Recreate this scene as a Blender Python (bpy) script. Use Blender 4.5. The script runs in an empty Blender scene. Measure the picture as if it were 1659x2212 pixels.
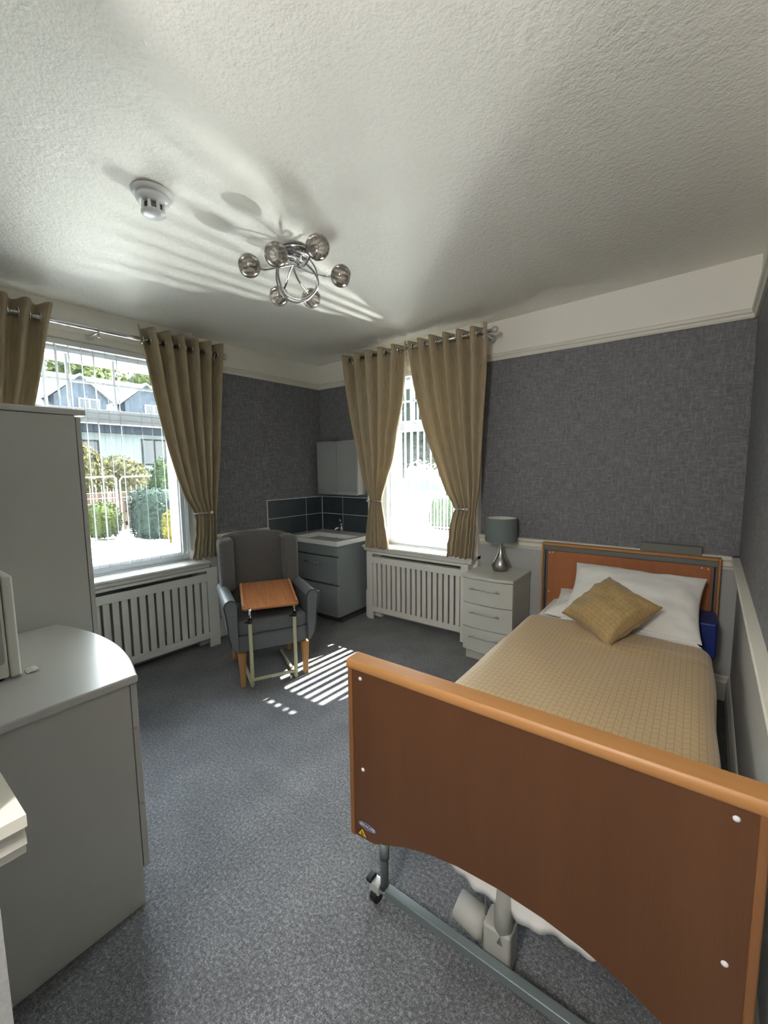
import bpy, math, random
from mathutils import Matrix, Vector, Quaternion, noise
random.seed(7)
SC = bpy.context.scene
COL = SC.collection
PI = math.pi

# ------------------------------------------------------------------ mesh helpers
class MB:
    def __init__(s):
        s.v = []; s.f = []; s.m = []; s.sm = []; s.uv = None
    def add(s, vs, fs, m=0, smooth=False, M=None):
        o = len(s.v)
        for p in vs:
            p = Vector(p)
            s.v.append(M @ p if M else p)
        for f in fs:
            s.f.append([i + o for i in f]); s.m.append(m); s.sm.append(smooth)
        return s
    def box(s, x0, x1, y0, y1, z0, z1, m=0, M=None):
        if x0 > x1: x0, x1 = x1, x0
        if y0 > y1: y0, y1 = y1, y0
        if z0 > z1: z0, z1 = z1, z0
        vs = [(x0,y0,z0),(x1,y0,z0),(x1,y1,z0),(x0,y1,z0),(x0,y0,z1),(x1,y0,z1),(x1,y1,z1),(x0,y1,z1)]
        fs = [(3,2,1,0),(4,5,6,7),(0,1,5,4),(1,2,6,5),(2,3,7,6),(3,0,4,7)]
        return s.add(vs, fs, m, False, M)
    def hexa(s, vs, m=0):
        return s.add(vs, [(3,2,1,0),(4,5,6,7),(0,1,5,4),(1,2,6,5),(2,3,7,6),(3,0,4,7)], m)
    def prism(s, poly, axis, c0, c1, m=0, smooth=False, M=None):
        """poly: 2D outline; axis 'x': (y,z), 'y': (x,z), 'z': (x,y)"""
        def P(a, b, c):
            return {'x': (c,a,b), 'y': (a,c,b), 'z': (a,b,c)}[axis]
        n = len(poly)
        vs = [P(a,b,c0) for a,b in poly] + [P(a,b,c1) for a,b in poly]
        area = sum(poly[i][0]*poly[(i+1)%n][1]-poly[(i+1)%n][0]*poly[i][1] for i in range(n))
        pos = (area > 0) ^ (axis == 'y') ^ (c1 < c0)
        caps = [list(range(n))[::-1], list(range(n, 2*n))]
        sides = [(i,(i+1)%n,(i+1)%n+n,i+n) for i in range(n)]
        if not pos:
            caps = [c[::-1] for c in caps]; sides = [c[::-1] for c in sides]
        s.add(vs, caps, m, False, M)
        o = len(s.v) - 2*n
        for f in sides:
            s.f.append([i+o for i in f]); s.m.append(m); s.sm.append(smooth)
        return s
    def tube(s, pts, r, n=10, closed=False, m=0, M=None, caps=True):
        pts = [Vector(p) for p in pts]; N = len(pts)
        rs = r if isinstance(r, (list, tuple)) else [r]*N
        ts = []
        for i in range(N):
            if closed: t = pts[(i+1)%N]-pts[i-1]
            else: t = pts[min(i+1,N-1)]-pts[max(i-1,0)]
            ts.append(t.normalized())
        t0 = ts[0]; up = Vector((0,0,1)) if abs(t0.z) < .9 else Vector((1,0,0))
        a = t0.cross(up).normalized(); vs = []
        for i in range(N):
            t = ts[i]; a = (a - t*a.dot(t)).normalized(); b = t.cross(a)
            for k in range(n):
                q = 2*PI*k/n
                vs.append(pts[i] + (a*math.cos(q)+b*math.sin(q))*rs[i])
        fs = []
        for i in range(N if closed else N-1):
            j = (i+1) % N
            for k in range(n):
                l = (k+1) % n
                fs.append((i*n+k, i*n+l, j*n+l, j*n+k))
        s.add(vs, fs, m, True, M)
        if caps and not closed:
            o = len(s.v) - N*n
            s.f.append([o+k for k in range(n)][::-1]); s.m.append(m); s.sm.append(False)
            s.f.append([o+(N-1)*n+k for k in range(n)]); s.m.append(m); s.sm.append(False)
        return s
    def cyl(s, p0, p1, r, n=20, m=0, M=None):
        return s.tube([p0, p1], r, n, m=m, M=M)
    def lathe(s, prof, n=32, c=(0,0,0), m=0, M=None, smooth=True):
        vs = []; N = len(prof)
        for r, z in prof:
            for k in range(n):
                q = 2*PI*k/n
                vs.append((c[0]+r*math.cos(q), c[1]+r*math.sin(q), c[2]+z))
        fs = []
        for i in range(N-1):
            for k in range(n):
                l = (k+1) % n
                fs.append((i*n+k, i*n+l, (i+1)*n+l, (i+1)*n+k))
        return s.add(vs, fs, m, smooth, M)
    def grid(s, fn, nu, nv, m=0, smooth=True, uvfn=None, M=None, flip=False):
        vs = []; uvs = []
        for j in range(nv+1):
            for i in range(nu+1):
                vs.append(fn(i/nu, j/nv))
                if uvfn: uvs.append(uvfn(i/nu, j/nv))
        fs = []
        for j in range(nv):
            for i in range(nu):
                a = j*(nu+1)+i
                q = (a, a+1, a+nu+2, a+nu+1)
                fs.append(q[::-1] if flip else q)
        if uvfn:
            s.uv = (s.uv or []) + uvs
        return s.add(vs, fs, m, smooth, M)
    def xf(s, M):
        s.v = [M @ p for p in s.v]; return s

def obj(name, mb, mats, parent=None, bevel=0, seg=2, sub=0, solid=0, loc=None, smooth=None, shade_auto=True):
    me = bpy.data.meshes.new(name)
    me.from_pydata([tuple(p) for p in mb.v], [], mb.f)
    mats = mats if isinstance(mats, (list, tuple)) else [mats]
    for k in mats: me.materials.append(k)
    me.polygons.foreach_set('material_index', mb.m)
    me.polygons.foreach_set('use_smooth', [bool(x) for x in mb.sm] if smooth is None else [smooth]*len(mb.sm))
    if mb.uv and len(mb.uv) == len(mb.v):
        L = me.uv_layers.new(name='UVMap')
        for p in me.polygons:
            for li in p.loop_indices:
                L.data[li].uv = mb.uv[me.loops[li].vertex_index]
    me.update()
    o = bpy.data.objects.new(name, me); COL.objects.link(o)
    if parent: o.parent = parent
    if loc: o.location = loc
    if sub:
        d = o.modifiers.new('sub', 'SUBSURF'); d.levels = sub; d.render_levels = sub
    if solid:
        d = o.modifiers.new('sol', 'SOLIDIFY'); d.thickness = solid; d.offset = 0
    if bevel:
        d = o.modifiers.new('bev', 'BEVEL'); d.width = bevel; d.segments = seg; d.limit_method = 'ANGLE'; d.angle_limit = math.radians(40)
        d.harden_normals = False
        me.polygons.foreach_set('use_smooth', [True]*len(me.polygons))
        w = o.modifiers.new('wn', 'WEIGHTED_NORMAL'); w.keep_sharp = True
    return o

def tag(o, label, cat, group=None, kind=None):
    o['label'] = label; o['category'] = cat
    if group: o['group'] = group
    if kind: o['kind'] = kind
    return o
def thing(name, label, cat, loc=(0,0,0), rz=0.0, group=None):
    o = bpy.data.objects.new(name, None); COL.objects.link(o)
    o.location = loc; o.rotation_euler = (0,0,rz); o.empty_display_size = .1
    return tag(o, label, cat, group)
def struct(o, label=None):
    o['kind'] = 'structure'
    if label: o['label'] = label
    return o

# ------------------------------------------------------------------ materials
def nodes(name):
    m = bpy.data.materials.new(name); m.use_nodes = True
    nt = m.node_tree; b = nt.nodes['Principled BSDF']
    return m, nt, b
def pbr(name, col, rough=.5, metal=0, spec=.5, bump=None, var=None, sheen=0, coat=0):
    """bump=(scale,strength[,detail]); var=(scale,amount)"""
    m, nt, b = nodes(name)
    b.inputs['Base Color'].default_value = (*col, 1)
    b.inputs['Roughness'].default_value = rough
    b.inputs['Metallic'].default_value = metal
    b.inputs['Specular IOR Level'].default_value = spec
    if sheen: b.inputs['Sheen Weight'].default_value = sheen
    if coat: b.inputs['Coat Weight'].default_value = coat; b.inputs['Coat Roughness'].default_value = .1
    tc = nt.nodes.new('ShaderNodeTexCoord')
    if bump:
        n = nt.nodes.new('ShaderNodeTexNoise'); n.inputs['Scale'].default_value = bump[0]; n.inputs['Detail'].default_value = 4
        nt.links.new(tc.outputs['Object'], n.inputs['Vector'])
        bp = nt.nodes.new('ShaderNodeBump'); bp.inputs['Strength'].default_value = bump[1]; bp.inputs['Distance'].default_value = .01
        nt.links.new(n.outputs['Fac'], bp.inputs['Height']); nt.links.new(bp.outputs['Normal'], b.inputs['Normal'])
    if var:
        n = nt.nodes.new('ShaderNodeTexNoise'); n.inputs['Scale'].default_value = var[0]; n.inputs['Detail'].default_value = 5
        nt.links.new(tc.outputs['Object'], n.inputs['Vector'])
        r = nt.nodes.new('ShaderNodeValToRGB')
        r.color_ramp.elements[0].position = .3; r.color_ramp.elements[1].position = .7
        r.color_ramp.elements[0].color = (*[c*(1-var[1]) for c in col], 1); r.color_ramp.elements[1].color = (*[min(1,c*(1+var[1])) for c in col], 1)
        nt.links.new(n.outputs['Fac'], r.inputs['Fac']); nt.links.new(r.outputs['Color'], b.inputs['Base Color'])
    return m
class NB:
    """tiny node-graph builder"""
    def __init__(s, nt): s.nt = nt
    def n(s, t, **kw):
        x = s.nt.nodes.new(t)
        for k, v in kw.items(): setattr(x, k, v)
        return x
    def l(s, a, b): s.nt.links.new(a, b)
    def math(s, op, a, b=None, c=None):
        x = s.n('ShaderNodeMath', operation=op)
        for i, q in enumerate((a, b, c)):
            if q is None: continue
            if isinstance(q, (int, float)): x.inputs[i].default_value = q
            else: s.l(q, x.inputs[i])
        return x.outputs[0]
    def noise(s, vec, scale, detail=4, rough=.5, sc=None):
        if sc:
            mp = s.n('ShaderNodeMapping'); mp.inputs['Scale'].default_value = sc; s.l(vec, mp.inputs['Vector']); vec = mp.outputs[0]
        x = s.n('ShaderNodeTexNoise'); x.inputs['Scale'].default_value = scale; x.inputs['Detail'].default_value = detail; x.inputs['Roughness'].default_value = rough
        s.l(vec, x.inputs['Vector']); return x.outputs['Fac']
    def ramp(s, fac, stops):
        r = s.n('ShaderNodeValToRGB')
        while len(r.color_ramp.elements) < len(stops): r.color_ramp.elements.new(.5)
        for e, (p, c) in zip(r.color_ramp.elements, stops):
            e.position = p; e.color = (*c, 1)
        s.l(fac, r.inputs['Fac']); return r.outputs['Color']
    def mix(s, fac, a, b):
        x = s.n('ShaderNodeMix', data_type='RGBA')
        for sock, q in ((x.inputs['Factor'], fac), (x.inputs[6], a), (x.inputs[7], b)):
            if isinstance(q, (int, float)): sock.default_value = q
            elif isinstance(q, tuple): sock.default_value = (*q, 1)
            else: s.l(q, sock)
        return x.outputs[2]
    def bump(s, h, strength, dist, bsdf):
        x = s.n('ShaderNodeBump'); x.inputs['Strength'].default_value = strength; x.inputs['Distance'].default_value = dist
        s.l(h, x.inputs['Height']); s.l(x.outputs['Normal'], bsdf.inputs['Normal'])

def wallpaper_mat():
    m, nt, b = nodes('woven_wallpaper'); g = NB(nt)
    p = g.n('ShaderNodeNewGeometry').outputs['Position']
    # horizontal threads and vertical threads, each a stretched noise
    h = g.noise(p, 1, 5, .65, (34, 34, 400)); v = g.noise(p, 1, 5, .65, (360, 360, 28))
    hp = g.noise(p, 1, 3, .6, (14, 14, 75)); vp = g.noise(p, 1, 3, .6, (75, 75, 13))
    s = g.math('MAXIMUM', g.math('MULTIPLY', h, g.math('ADD', hp, .42)), g.math('MULTIPLY', v, g.math('ADD', vp, .42)))
    c = g.ramp(s, [(.38, (.105,.105,.118)), (.52, (.19,.19,.208)), (.68, (.32,.32,.335))])
    g.l(c, b.inputs['Base Color']); b.inputs['Roughness'].default_value = .62; b.inputs['Specular IOR Level'].default_value = .35
    g.bump(s, .25, .002, b)
    return m
def ceiling_mat():
    m, nt, b = nodes('stippled_ceiling_paint'); g = NB(nt)
    p = g.n('ShaderNodeNewGeometry').outputs['Position']
    a = g.noise(p, 46, 3, .55); c = g.noise(p, 110, 3, .5); d = g.noise(p, 6, 3, .5)
    h = g.math('ADD', g.math('MULTIPLY', a, 1.0), g.math('MULTIPLY', c, .45))
    b.inputs['Base Color'].default_value = (.86,.845,.79,1); b.inputs['Roughness'].default_value = .55
    b.inputs['Specular IOR Level'].default_value = .3
    g.bump(h, .4, .011, b)
    return m
def carpet_mat():
    m, nt, b = nodes('flecked_carpet'); g = NB(nt)
    p = g.n('ShaderNodeNewGeometry').outputs['Position']
    a = g.noise(p, 260, 3, .7); c = g.noise(p, 95, 4, .7); d = g.noise(p, 3.5, 4, .55)
    s = g.math('ADD', g.math('MULTIPLY', a, .5), g.math('MULTIPLY', c, .5))
    s = g.math('ADD', s, g.math('MULTIPLY', g.math('SUBTRACT', d, .5), .16))
    col = g.ramp(s, [(.34, (.030,.031,.036)), (.5, (.118,.121,.130)), (.66, (.36,.36,.372))])
    g.l(col, b.inputs['Base Color']); b.inputs['Roughness'].default_value = .95; b.inputs['Specular IOR Level'].default_value = .15
    b.inputs['Sheen Weight'].default_value = .25
    g.bump(s, .9, .006, b)
    return m
def lower_paper_mat():
    m, nt, b = nodes('pale_grey_lower_wall'); g = NB(nt)
    p = g.n('ShaderNodeNewGeometry').outputs['Position']
    a = g.noise(p, 120, 4, .6)
    col = g.ramp(a, [(.3, (.40,.405,.40)), (.7, (.50,.505,.50))])
    g.l(col, b.inputs['Base Color']); b.inputs['Roughness'].default_value = .6
    g.bump(a, .2, .002, b)
    return m
def wood_mat(name, c0, c1, scale=1.0, axis=2, rough=.42, ring=9):
    m, nt, b = nodes(name); g = NB(nt)
    tc = g.n('ShaderNodeTexCoord').outputs['Object']
    sc = [26, 26, 26]; sc[axis] = 1.4
    a = g.noise(tc, ring*.12*scale, 6, .6, tuple(sc)); f = g.noise(tc, 4*scale, 5, .7, tuple(q*3 for q in sc))
    s = g.math('ADD', g.math('MULTIPLY', a, .65), g.math('MULTIPLY', f, .35))
    g.l(g.ramp(s, [(.33, c0), (.67, c1)]), b.inputs['Base Color']); b.inputs['Roughness'].default_value = rough
    b.inputs['Specular IOR Level'].default_value = .45
    return m
def curtain_mat():
    m, nt, b = nodes('khaki_curtain_weave'); g = NB(nt)
    tc = g.n('ShaderNodeUVMap').outputs[0]
    a = g.noise(tc, 1, 4, .65, (260, 9, 1)); c = g.noise(tc, 1, 3, .6, (420, 420, 1))
    s = g.math('ADD', g.math('MULTIPLY', a, .7), g.math('MULTIPLY', c, .3))
    col = g.ramp(s, [(.34, (.33,.272,.175)), (.52, (.49,.41,.275)), (.68, (.63,.535,.38))])
    g.l(col, b.inputs['Base Color']); b.inputs['Roughness'].default_value = .8; b.inputs['Specular IOR Level'].default_value = .2
    b.inputs['Sheen Weight'].default_value = .15
    tr = g.n('ShaderNodeBsdfTranslucent'); g.l(col, tr.inputs['Color'])
    mx = g.n('ShaderNodeMixShader'); mx.inputs[0].default_value = .2
    g.l(b.outputs[0], mx.inputs[1]); g.l(tr.outputs[0], mx.inputs[2]); g.l(mx.outputs[0], nt.nodes['Material Output'].inputs['Surface'])
    g.bump(s, .15, .002, b)
    return m
def duvet_mat(name, p, q, base, line, sheen=.3):
    """rhombus lattice of vertical lines joined by zigzag steps, drawn on UVs in metres"""
    m, nt, b = nodes(name); g = NB(nt)
    uv = g.n('ShaderNodeUVMap').outputs[0]
    sx = g.n('ShaderNodeSeparateXYZ'); g.l(uv, sx.inputs[0])
    x, y = sx.outputs[0], sx.outputs[1]
    fx = g.math('FRACT', g.math('DIVIDE', x, p))
    vl = g.math('LESS_THAN', fx, .11)
    tri = g.math('PINGPONG', x, p)
    y2 = g.math('ADD', y, g.math('MULTIPLY', tri, .6))
    hl = g.math('LESS_THAN', g.math('FRACT', g.math('DIVIDE', y2, q)), .10)
    ln = g.math('MAXIMUM', vl, hl)
    n = g.noise(uv, 900, 3, .6)
    c = g.mix(g.math('MULTIPLY', n, .5), base, tuple(k*.72 for k in base))
    g.l(g.mix(g.math('MULTIPLY', ln, .62), c, line), b.inputs['Base Color'])
    b.inputs['Roughness'].default_value = .55; b.inputs['Specular IOR Level'].default_value = .35; b.inputs['Sheen Weight'].default_value = sheen
    g.bump(g.math('SUBTRACT', 1, ln), .25, .002, b)
    return m
def glass_mat(name, tint, refl=.07, rough=0.0):
    m, nt, b = nodes(name); g = NB(nt); nt.nodes.remove(b)
    t = g.n('ShaderNodeBsdfTransparent'); t.inputs[0].default_value = (*tint, 1)
    gl = g.n('ShaderNodeBsdfGlossy'); gl.inputs['Roughness'].default_value = rough
    fr = g.n('ShaderNodeLayerWeight'); fr.inputs[0].default_value = .25
    f = g.math('ADD', g.math('MULTIPLY', fr.outputs['Fresnel'], .8), refl)
    mx = g.n('ShaderNodeMixShader'); g.l(f, mx.inputs[0]); g.l(t.outputs[0], mx.inputs[1]); g.l(gl.outputs[0], mx.inputs[2])
    g.l(mx.outputs[0], nt.nodes['Material Output'].inputs['Surface'])
    return m
def smoked_mat():
    m, nt, b = nodes('smoked_ribbed_glass'); g = NB(nt); nt.nodes.remove(b)
    tc = g.n('ShaderNodeTexCoord').outputs['Object']
    sx = g.n('ShaderNodeSeparateXYZ'); g.l(tc, sx.inputs[0])
    ang = g.math('ARCTAN2', sx.outputs[0], sx.outputs[1])
    w = g.math('SINE', g.math('ADD', g.math('MULTIPLY', ang, 13), g.math('MULTIPLY', g.noise(tc, 22, 2), 5)))
    st = g.math('MULTIPLY', g.math('ADD', w, 1), .5)
    t = g.n('ShaderNodeBsdfTransparent'); g.l(g.mix(st, (.44,.39,.36), (.82,.77,.73)), t.inputs[0])
    gl = g.n('ShaderNodeBsdfGlossy'); gl.inputs['Roughness'].default_value = .06; gl.inputs['Color'].default_value = (.8,.78,.76,1)
    fr = g.n('ShaderNodeLayerWeight'); fr.inputs[0].default_value = .45
    f = g.math('ADD', g.math('MULTIPLY', fr.outputs['Fresnel'], .7), .10)
    mx = g.n('ShaderNodeMixShader'); g.l(f, mx.inputs[0]); g.l(t.outputs[0], mx.inputs[1]); g.l(gl.outputs[0], mx.inputs[2])
    g.l(mx.outputs[0], nt.nodes['Material Output'].inputs['Surface'])
    return m
def leaf_mat(name, c0, c1, trans=.3):
    m, nt, b = nodes(name); g = NB(nt)
    p = g.n('ShaderNodeNewGeometry').outputs['Position']
    n = g.noise(p, 5, 4, .7); n2 = g.noise(p, 31, 3, .7)
    col = g.ramp(g.math('ADD', g.math('MULTIPLY', n, .5), g.math('MULTIPLY', n2, .5)), [(.32, c0), (.68, c1)])
    g.l(col, b.inputs['Base Color']); b.inputs['Roughness'].default_value = .7; b.inputs['Specular IOR Level'].default_value = .08
    tr = g.n('ShaderNodeBsdfTranslucent'); g.l(col, tr.inputs['Color'])
    mx = g.n('ShaderNodeMixShader'); mx.inputs[0].default_value = trans
    g.l(b.outputs[0], mx.inputs[1]); g.l(tr.outputs[0], mx.inputs[2]); g.l(mx.outputs[0], nt.nodes['Material Output'].inputs['Surface'])
    return m
def slat_mat():
    m, nt, b = nodes('blind_fabric'); g = NB(nt)
    b.inputs['Base Color'].default_value = (.62,.63,.64,1); b.inputs['Roughness'].default_value = .7
    tr = g.n('ShaderNodeBsdfTranslucent'); tr.inputs['Color'].default_value = (.6,.62,.64,1)
    mx = g.n('ShaderNodeMixShader'); mx.inputs[0].default_value = .22
    g.l(b.outputs[0], mx.inputs[1]); g.l(tr.outputs[0], mx.inputs[2]); g.l(mx.outputs[0], nt.nodes['Material Output'].inputs['Surface'])
    return m

WALLP = wallpaper_mat(); CEIL = ceiling_mat(); CARPET = carpet_mat(); LOWER = lower_paper_mat()
WHITE = pbr('white_wall_paint', (.85,.83,.77), .6, bump=(70,.12))
GLOSS = pbr('cream_gloss_paint', (.74,.72,.64), .35, bump=(30,.05))
SATIN = pbr('white_satin_paint', (.72,.71,.67), .42, bump=(60,.06))
UPVC = pbr('white_upvc', (.72,.735,.76), .3)
LAM = pbr('grey_white_laminate', (.44,.445,.42), .38, bump=(240,.03))
LAMTOP = pbr('grey_white_laminate_top', (.50,.505,.485), .30, spec=.28)
BEDSIDE = pbr('pale_laminate', (.58,.58,.535), .4)
CHROME = pbr('chrome', (.72,.72,.73), .12, 1)
DCHROME = pbr('satin_steel', (.62,.62,.62), .42, .8)
BLACK = pbr('black_plastic', (.012,.012,.013), .4)
DARK = pbr('dark_void', (.02,.02,.02), .9)
CHAIRF = pbr('charcoal_chair_fabric', (.122,.114,.111), .8, bump=(420,.25), var=(260,.22), sheen=.15)
CHAIRV = pbr('grey_vinyl_upholstery', (.15,.162,.172), .45, bump=(160,.08), var=(30,.06))
PIPING = pbr('dark_piping', (.03,.033,.038), .5)
OAKLEG = wood_mat('beech_leg', (.42,.20,.07), (.62,.33,.13), 1.0, 2, .4)
BOARDW = wood_mat('cherry_tray_laminate', (.36,.125,.045), (.60,.26,.11), 1.6, 1, .35, 14)
CREAM = pbr('cream_powder_coat', (.62,.60,.38), .4)
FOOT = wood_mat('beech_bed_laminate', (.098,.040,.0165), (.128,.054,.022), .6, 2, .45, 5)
FOOTE = wood_mat('beech_edge_banding', (.40,.185,.06), (.50,.245,.09), .8, 0, .42, 5)
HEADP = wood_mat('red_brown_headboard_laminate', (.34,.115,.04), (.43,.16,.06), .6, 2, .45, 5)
BEDMET = pbr('blue_grey_bed_metal', (.17,.20,.21), .4, .3)
GREYMET = pbr('mid_grey_metal', (.16,.165,.165), .5, .2)
MOTOR = pbr('pale_grey_plastic', (.36,.36,.33), .55)
LINEN = pbr('white_linen', (.80,.79,.765), .85, bump=(18,.22))
DUVET = duvet_mat('gold_duvet_lattice', .021, .030, (.61,.43,.225), (.29,.19,.08))
CUSH = duvet_mat('gold_cushion_lattice', .021, .030, (.45,.315,.135), (.24,.16,.055))
BLUE = pbr('royal_blue_vinyl', (.014,.032,.20), .45)
CURT = curtain_mat()
SLAT = slat_mat()
GLASS = glass_mat('window_glass', (.93,.965,.97), .025)
SMOKE = smoked_mat()
MIRROR = pbr('mirror', (.60,.63,.64), .12, .55, bump=(300,.03))  # half-diffuse pale grey stands in for a brighter reflection
VANITY = pbr('grey_gloss_vanity', (.215,.245,.258), .3)
CERAM = pbr('white_ceramic', (.78,.79,.78), .12)
TILE = pbr('slate_blue_tile', (.045,.058,.073), .28, var=(8,.18))
GROUT = pbr('white_grout', (.62,.64,.65), .7)
SHADE = pbr('grey_lampshade_fabric', (.15,.18,.18), .85, bump=(300,.2))
SHADEIN = pbr('pale_shade_lining', (.62,.61,.55), .8)
MICRO = pbr('white_microwave_plastic', (.68,.68,.62), .35)
MICROD = pbr('microwave_recess_shade', (.36,.37,.34), .5)  # darker grey stands in for the shade of the moulded side recess
PAPER = pbr('white_paper', (.8,.8,.78), .8)
DETECT = pbr('detector_plastic', (.72,.73,.74), .3)
STBLUE = pbr('sticker_blue', (.012,.018,.10), .4)
STYEL = pbr('sticker_yellow', (.72,.42,.02), .45)
STWHITE = pbr('sticker_white', (.75,.76,.8), .5)

# ------------------------------------------------------------------ camera
cd = bpy.data.cameras.new('camera'); cam = bpy.data.objects.new('camera', cd); COL.objects.link(cam)
F = 911.79
cd.sensor_fit = 'VERTICAL'; cd.sensor_height = 36.0; cd.sensor_width = 27.0; cd.lens = F/2212*36.0; cd.clip_start = .02; cd.clip_end = 300
yaw, pitch, roll = 0.643066, -0.10505, -0.011237
fw = Vector((-math.sin(yaw)*math.cos(pitch), math.cos(yaw)*math.cos(pitch), math.sin(pitch)))
r = Vector((math.cos(yaw), math.sin(yaw), 0)); u = r.cross(fw)
r2 = math.cos(roll)*r + math.sin(roll)*u; u2 = -math.sin(roll)*r + math.cos(roll)*u
cam.matrix_world = Matrix(((r2.x,u2.x,-fw.x,3.14124),(r2.y,u2.y,-fw.y,-3.12133),(r2.z,u2.z,-fw.z,1.40231),(0,0,0,1)))
SC.camera = cam

# ------------------------------------------------------------------ room frames
LA = -0.0306
A_L = math.atan2(-.99953, -.03058)      # left wall: local x runs along the wall toward the door, local y into the room
A_B = PI                                 # back wall: local x = -world x, local y into the room
ML = Matrix.Rotation(A_L, 4, 'Z'); MBk = Matrix.Rotation(A_B, 4, 'Z')
W = 3.3436
MR = Matrix.Translation((W,0,0)) @ Matrix.Rotation(PI/2 - 0.0153, 4, 'Z')   # right wall: local x toward +Y, local y into the room (-X)
D_TOP, D_BOT, P_BOT, P_TOP = .87, .805, 2.19, 2.235
def zceil(x): return 2.42 + .028*x

def wall(name, M, a0, a1, hole=None, th=.3, ztop=2.62, mats=None):
    mb = MB()
    zs = [-.02, D_BOT+.03, P_BOT+.02, ztop]
    def bands(x0, x1, z0, z1):
        for k in range(3):
            lo, hi = max(z0, zs[k]), min(z1, zs[k+1])
            if hi > lo: mb.box(x0, x1, -th, 0, lo, hi, k)
    if hole:
        h0, h1, hz0, hz1 = hole
        bands(a0, h0, zs[0], ztop); bands(h1, a1, zs[0], ztop)
        bands(h0, h1, zs[0], hz0); bands(h0, h1, hz1, ztop)
    else: bands(a0, a1, zs[0], ztop)
    mb.xf(M)
    return struct(obj(name, mb, mats or [LOWER, WALLP, WHITE]))
LWIN = (1.412, 2.56, .70, 2.21)          # left window opening (along left wall)
BWIN = (-1.62, -.80, .70, 2.21)         # back window opening (local x = -world x)
wall('wall_left', ML, -.05, 3.45, LWIN)
wall('wall_back', MBk, -3.7, .35, BWIN)
wall('wall_right', MR, -4.9, .35)
mb = MB()
for k, (z0, z1) in enumerate(((-.02,D_BOT+.03),(D_BOT+.03,P_BOT+.02),(P_BOT+.02,2.62))):
    mb.box(-.4, 2.29, -3.16, -3.01, z0, z1, k)
struct(obj('wall_front', mb, [LOWER, WALLP, WHITE]))
mb = MB()
for k, (z0, z1) in enumerate(((-.02,D_BOT+.03),(D_BOT+.03,P_BOT+.02),(P_BOT+.02,2.62))):
    mb.box(1.1, 3.7, -4.9, -4.75, z0, z1, k); mb.box(1.1, 1.25, -4.75, -3.16, z0, z1, k)
struct(obj('wall_hall', mb, [LOWER, WALLP, WHITE]))
mb = MB().box(-.6, 3.75, -5.0, .35, -.12, 0)
struct(obj('floor', mb, CARPET))
mb = MB(); x0, x1, y0, y1 = -.6, 3.9, -5.0, .5
mb.hexa([(x0,y0,zceil(x0)),(x1,y0,zceil(x1)),(x1,y1,zceil(x1)),(x0,y1,zceil(x0)),(x0,y0,2.75),(x1,y0,2.75),(x1,y1,2.75),(x0,y1,2.75)])
struct(obj('ceiling', mb, CEIL))

# mouldings: profile in (n, z), run along local x of a wall
DADO = [(0,.79),(.010,.79),(.014,.806),(.022,.812),(.022,.826),(.016,.832),(.02,.842),(.034,.850),(.036,.866),(.032,.870),(0,.870)]
PICR = [(0,2.186),(.012,2.186),(.018,2.196),(.018,2.208),(.026,2.214),(.030,2.228),(.024,2.236),(0,2.238)]
SKIRT = [(0,0),(.018,0),(.018,.11),(.012,.122),(.012,.14),(.005,.15),(0,.15)]
def run(name, M, prof, a0, a1, mat=GLOSS):
    mb = MB().prism(prof, 'x', a0, a1).xf(M)
    return struct(obj(name, mb, mat))
run('trim_1', ML, DADO, .692, 1.33)
run('trim_2', MBk, DADO, -W, -1.765)
run('trim_3', MR, DADO, -2.95, -.0)
run('trim_4', ML, PICR, 0, 1.33)
run('trim_5', MBk, PICR, -.66, 0)
run('trim_6', MBk, PICR, -W, -1.765)
run('trim_7', MR, PICR, -4.7, 0)
run('baseboard_left', ML, SKIRT, .69, 1.26)
run('baseboard_back', MBk, SKIRT, -W, -1.765)
run('baseboard_right', MR, SKIRT, -4.7, 0)
# dado on the front wall, returning round its end
FD = [(.036 if n > .03 else n, z) for n, z in DADO]
mb = MB().prism([(-3.01+n, z) for n, z in FD], 'x', -.2, 2.29)
mb.prism([(2.29+n, z) for n, z in FD], 'y', -3.16, -3.01+.036)
struct(obj('trim_8', mb, GLOSS))

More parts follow.
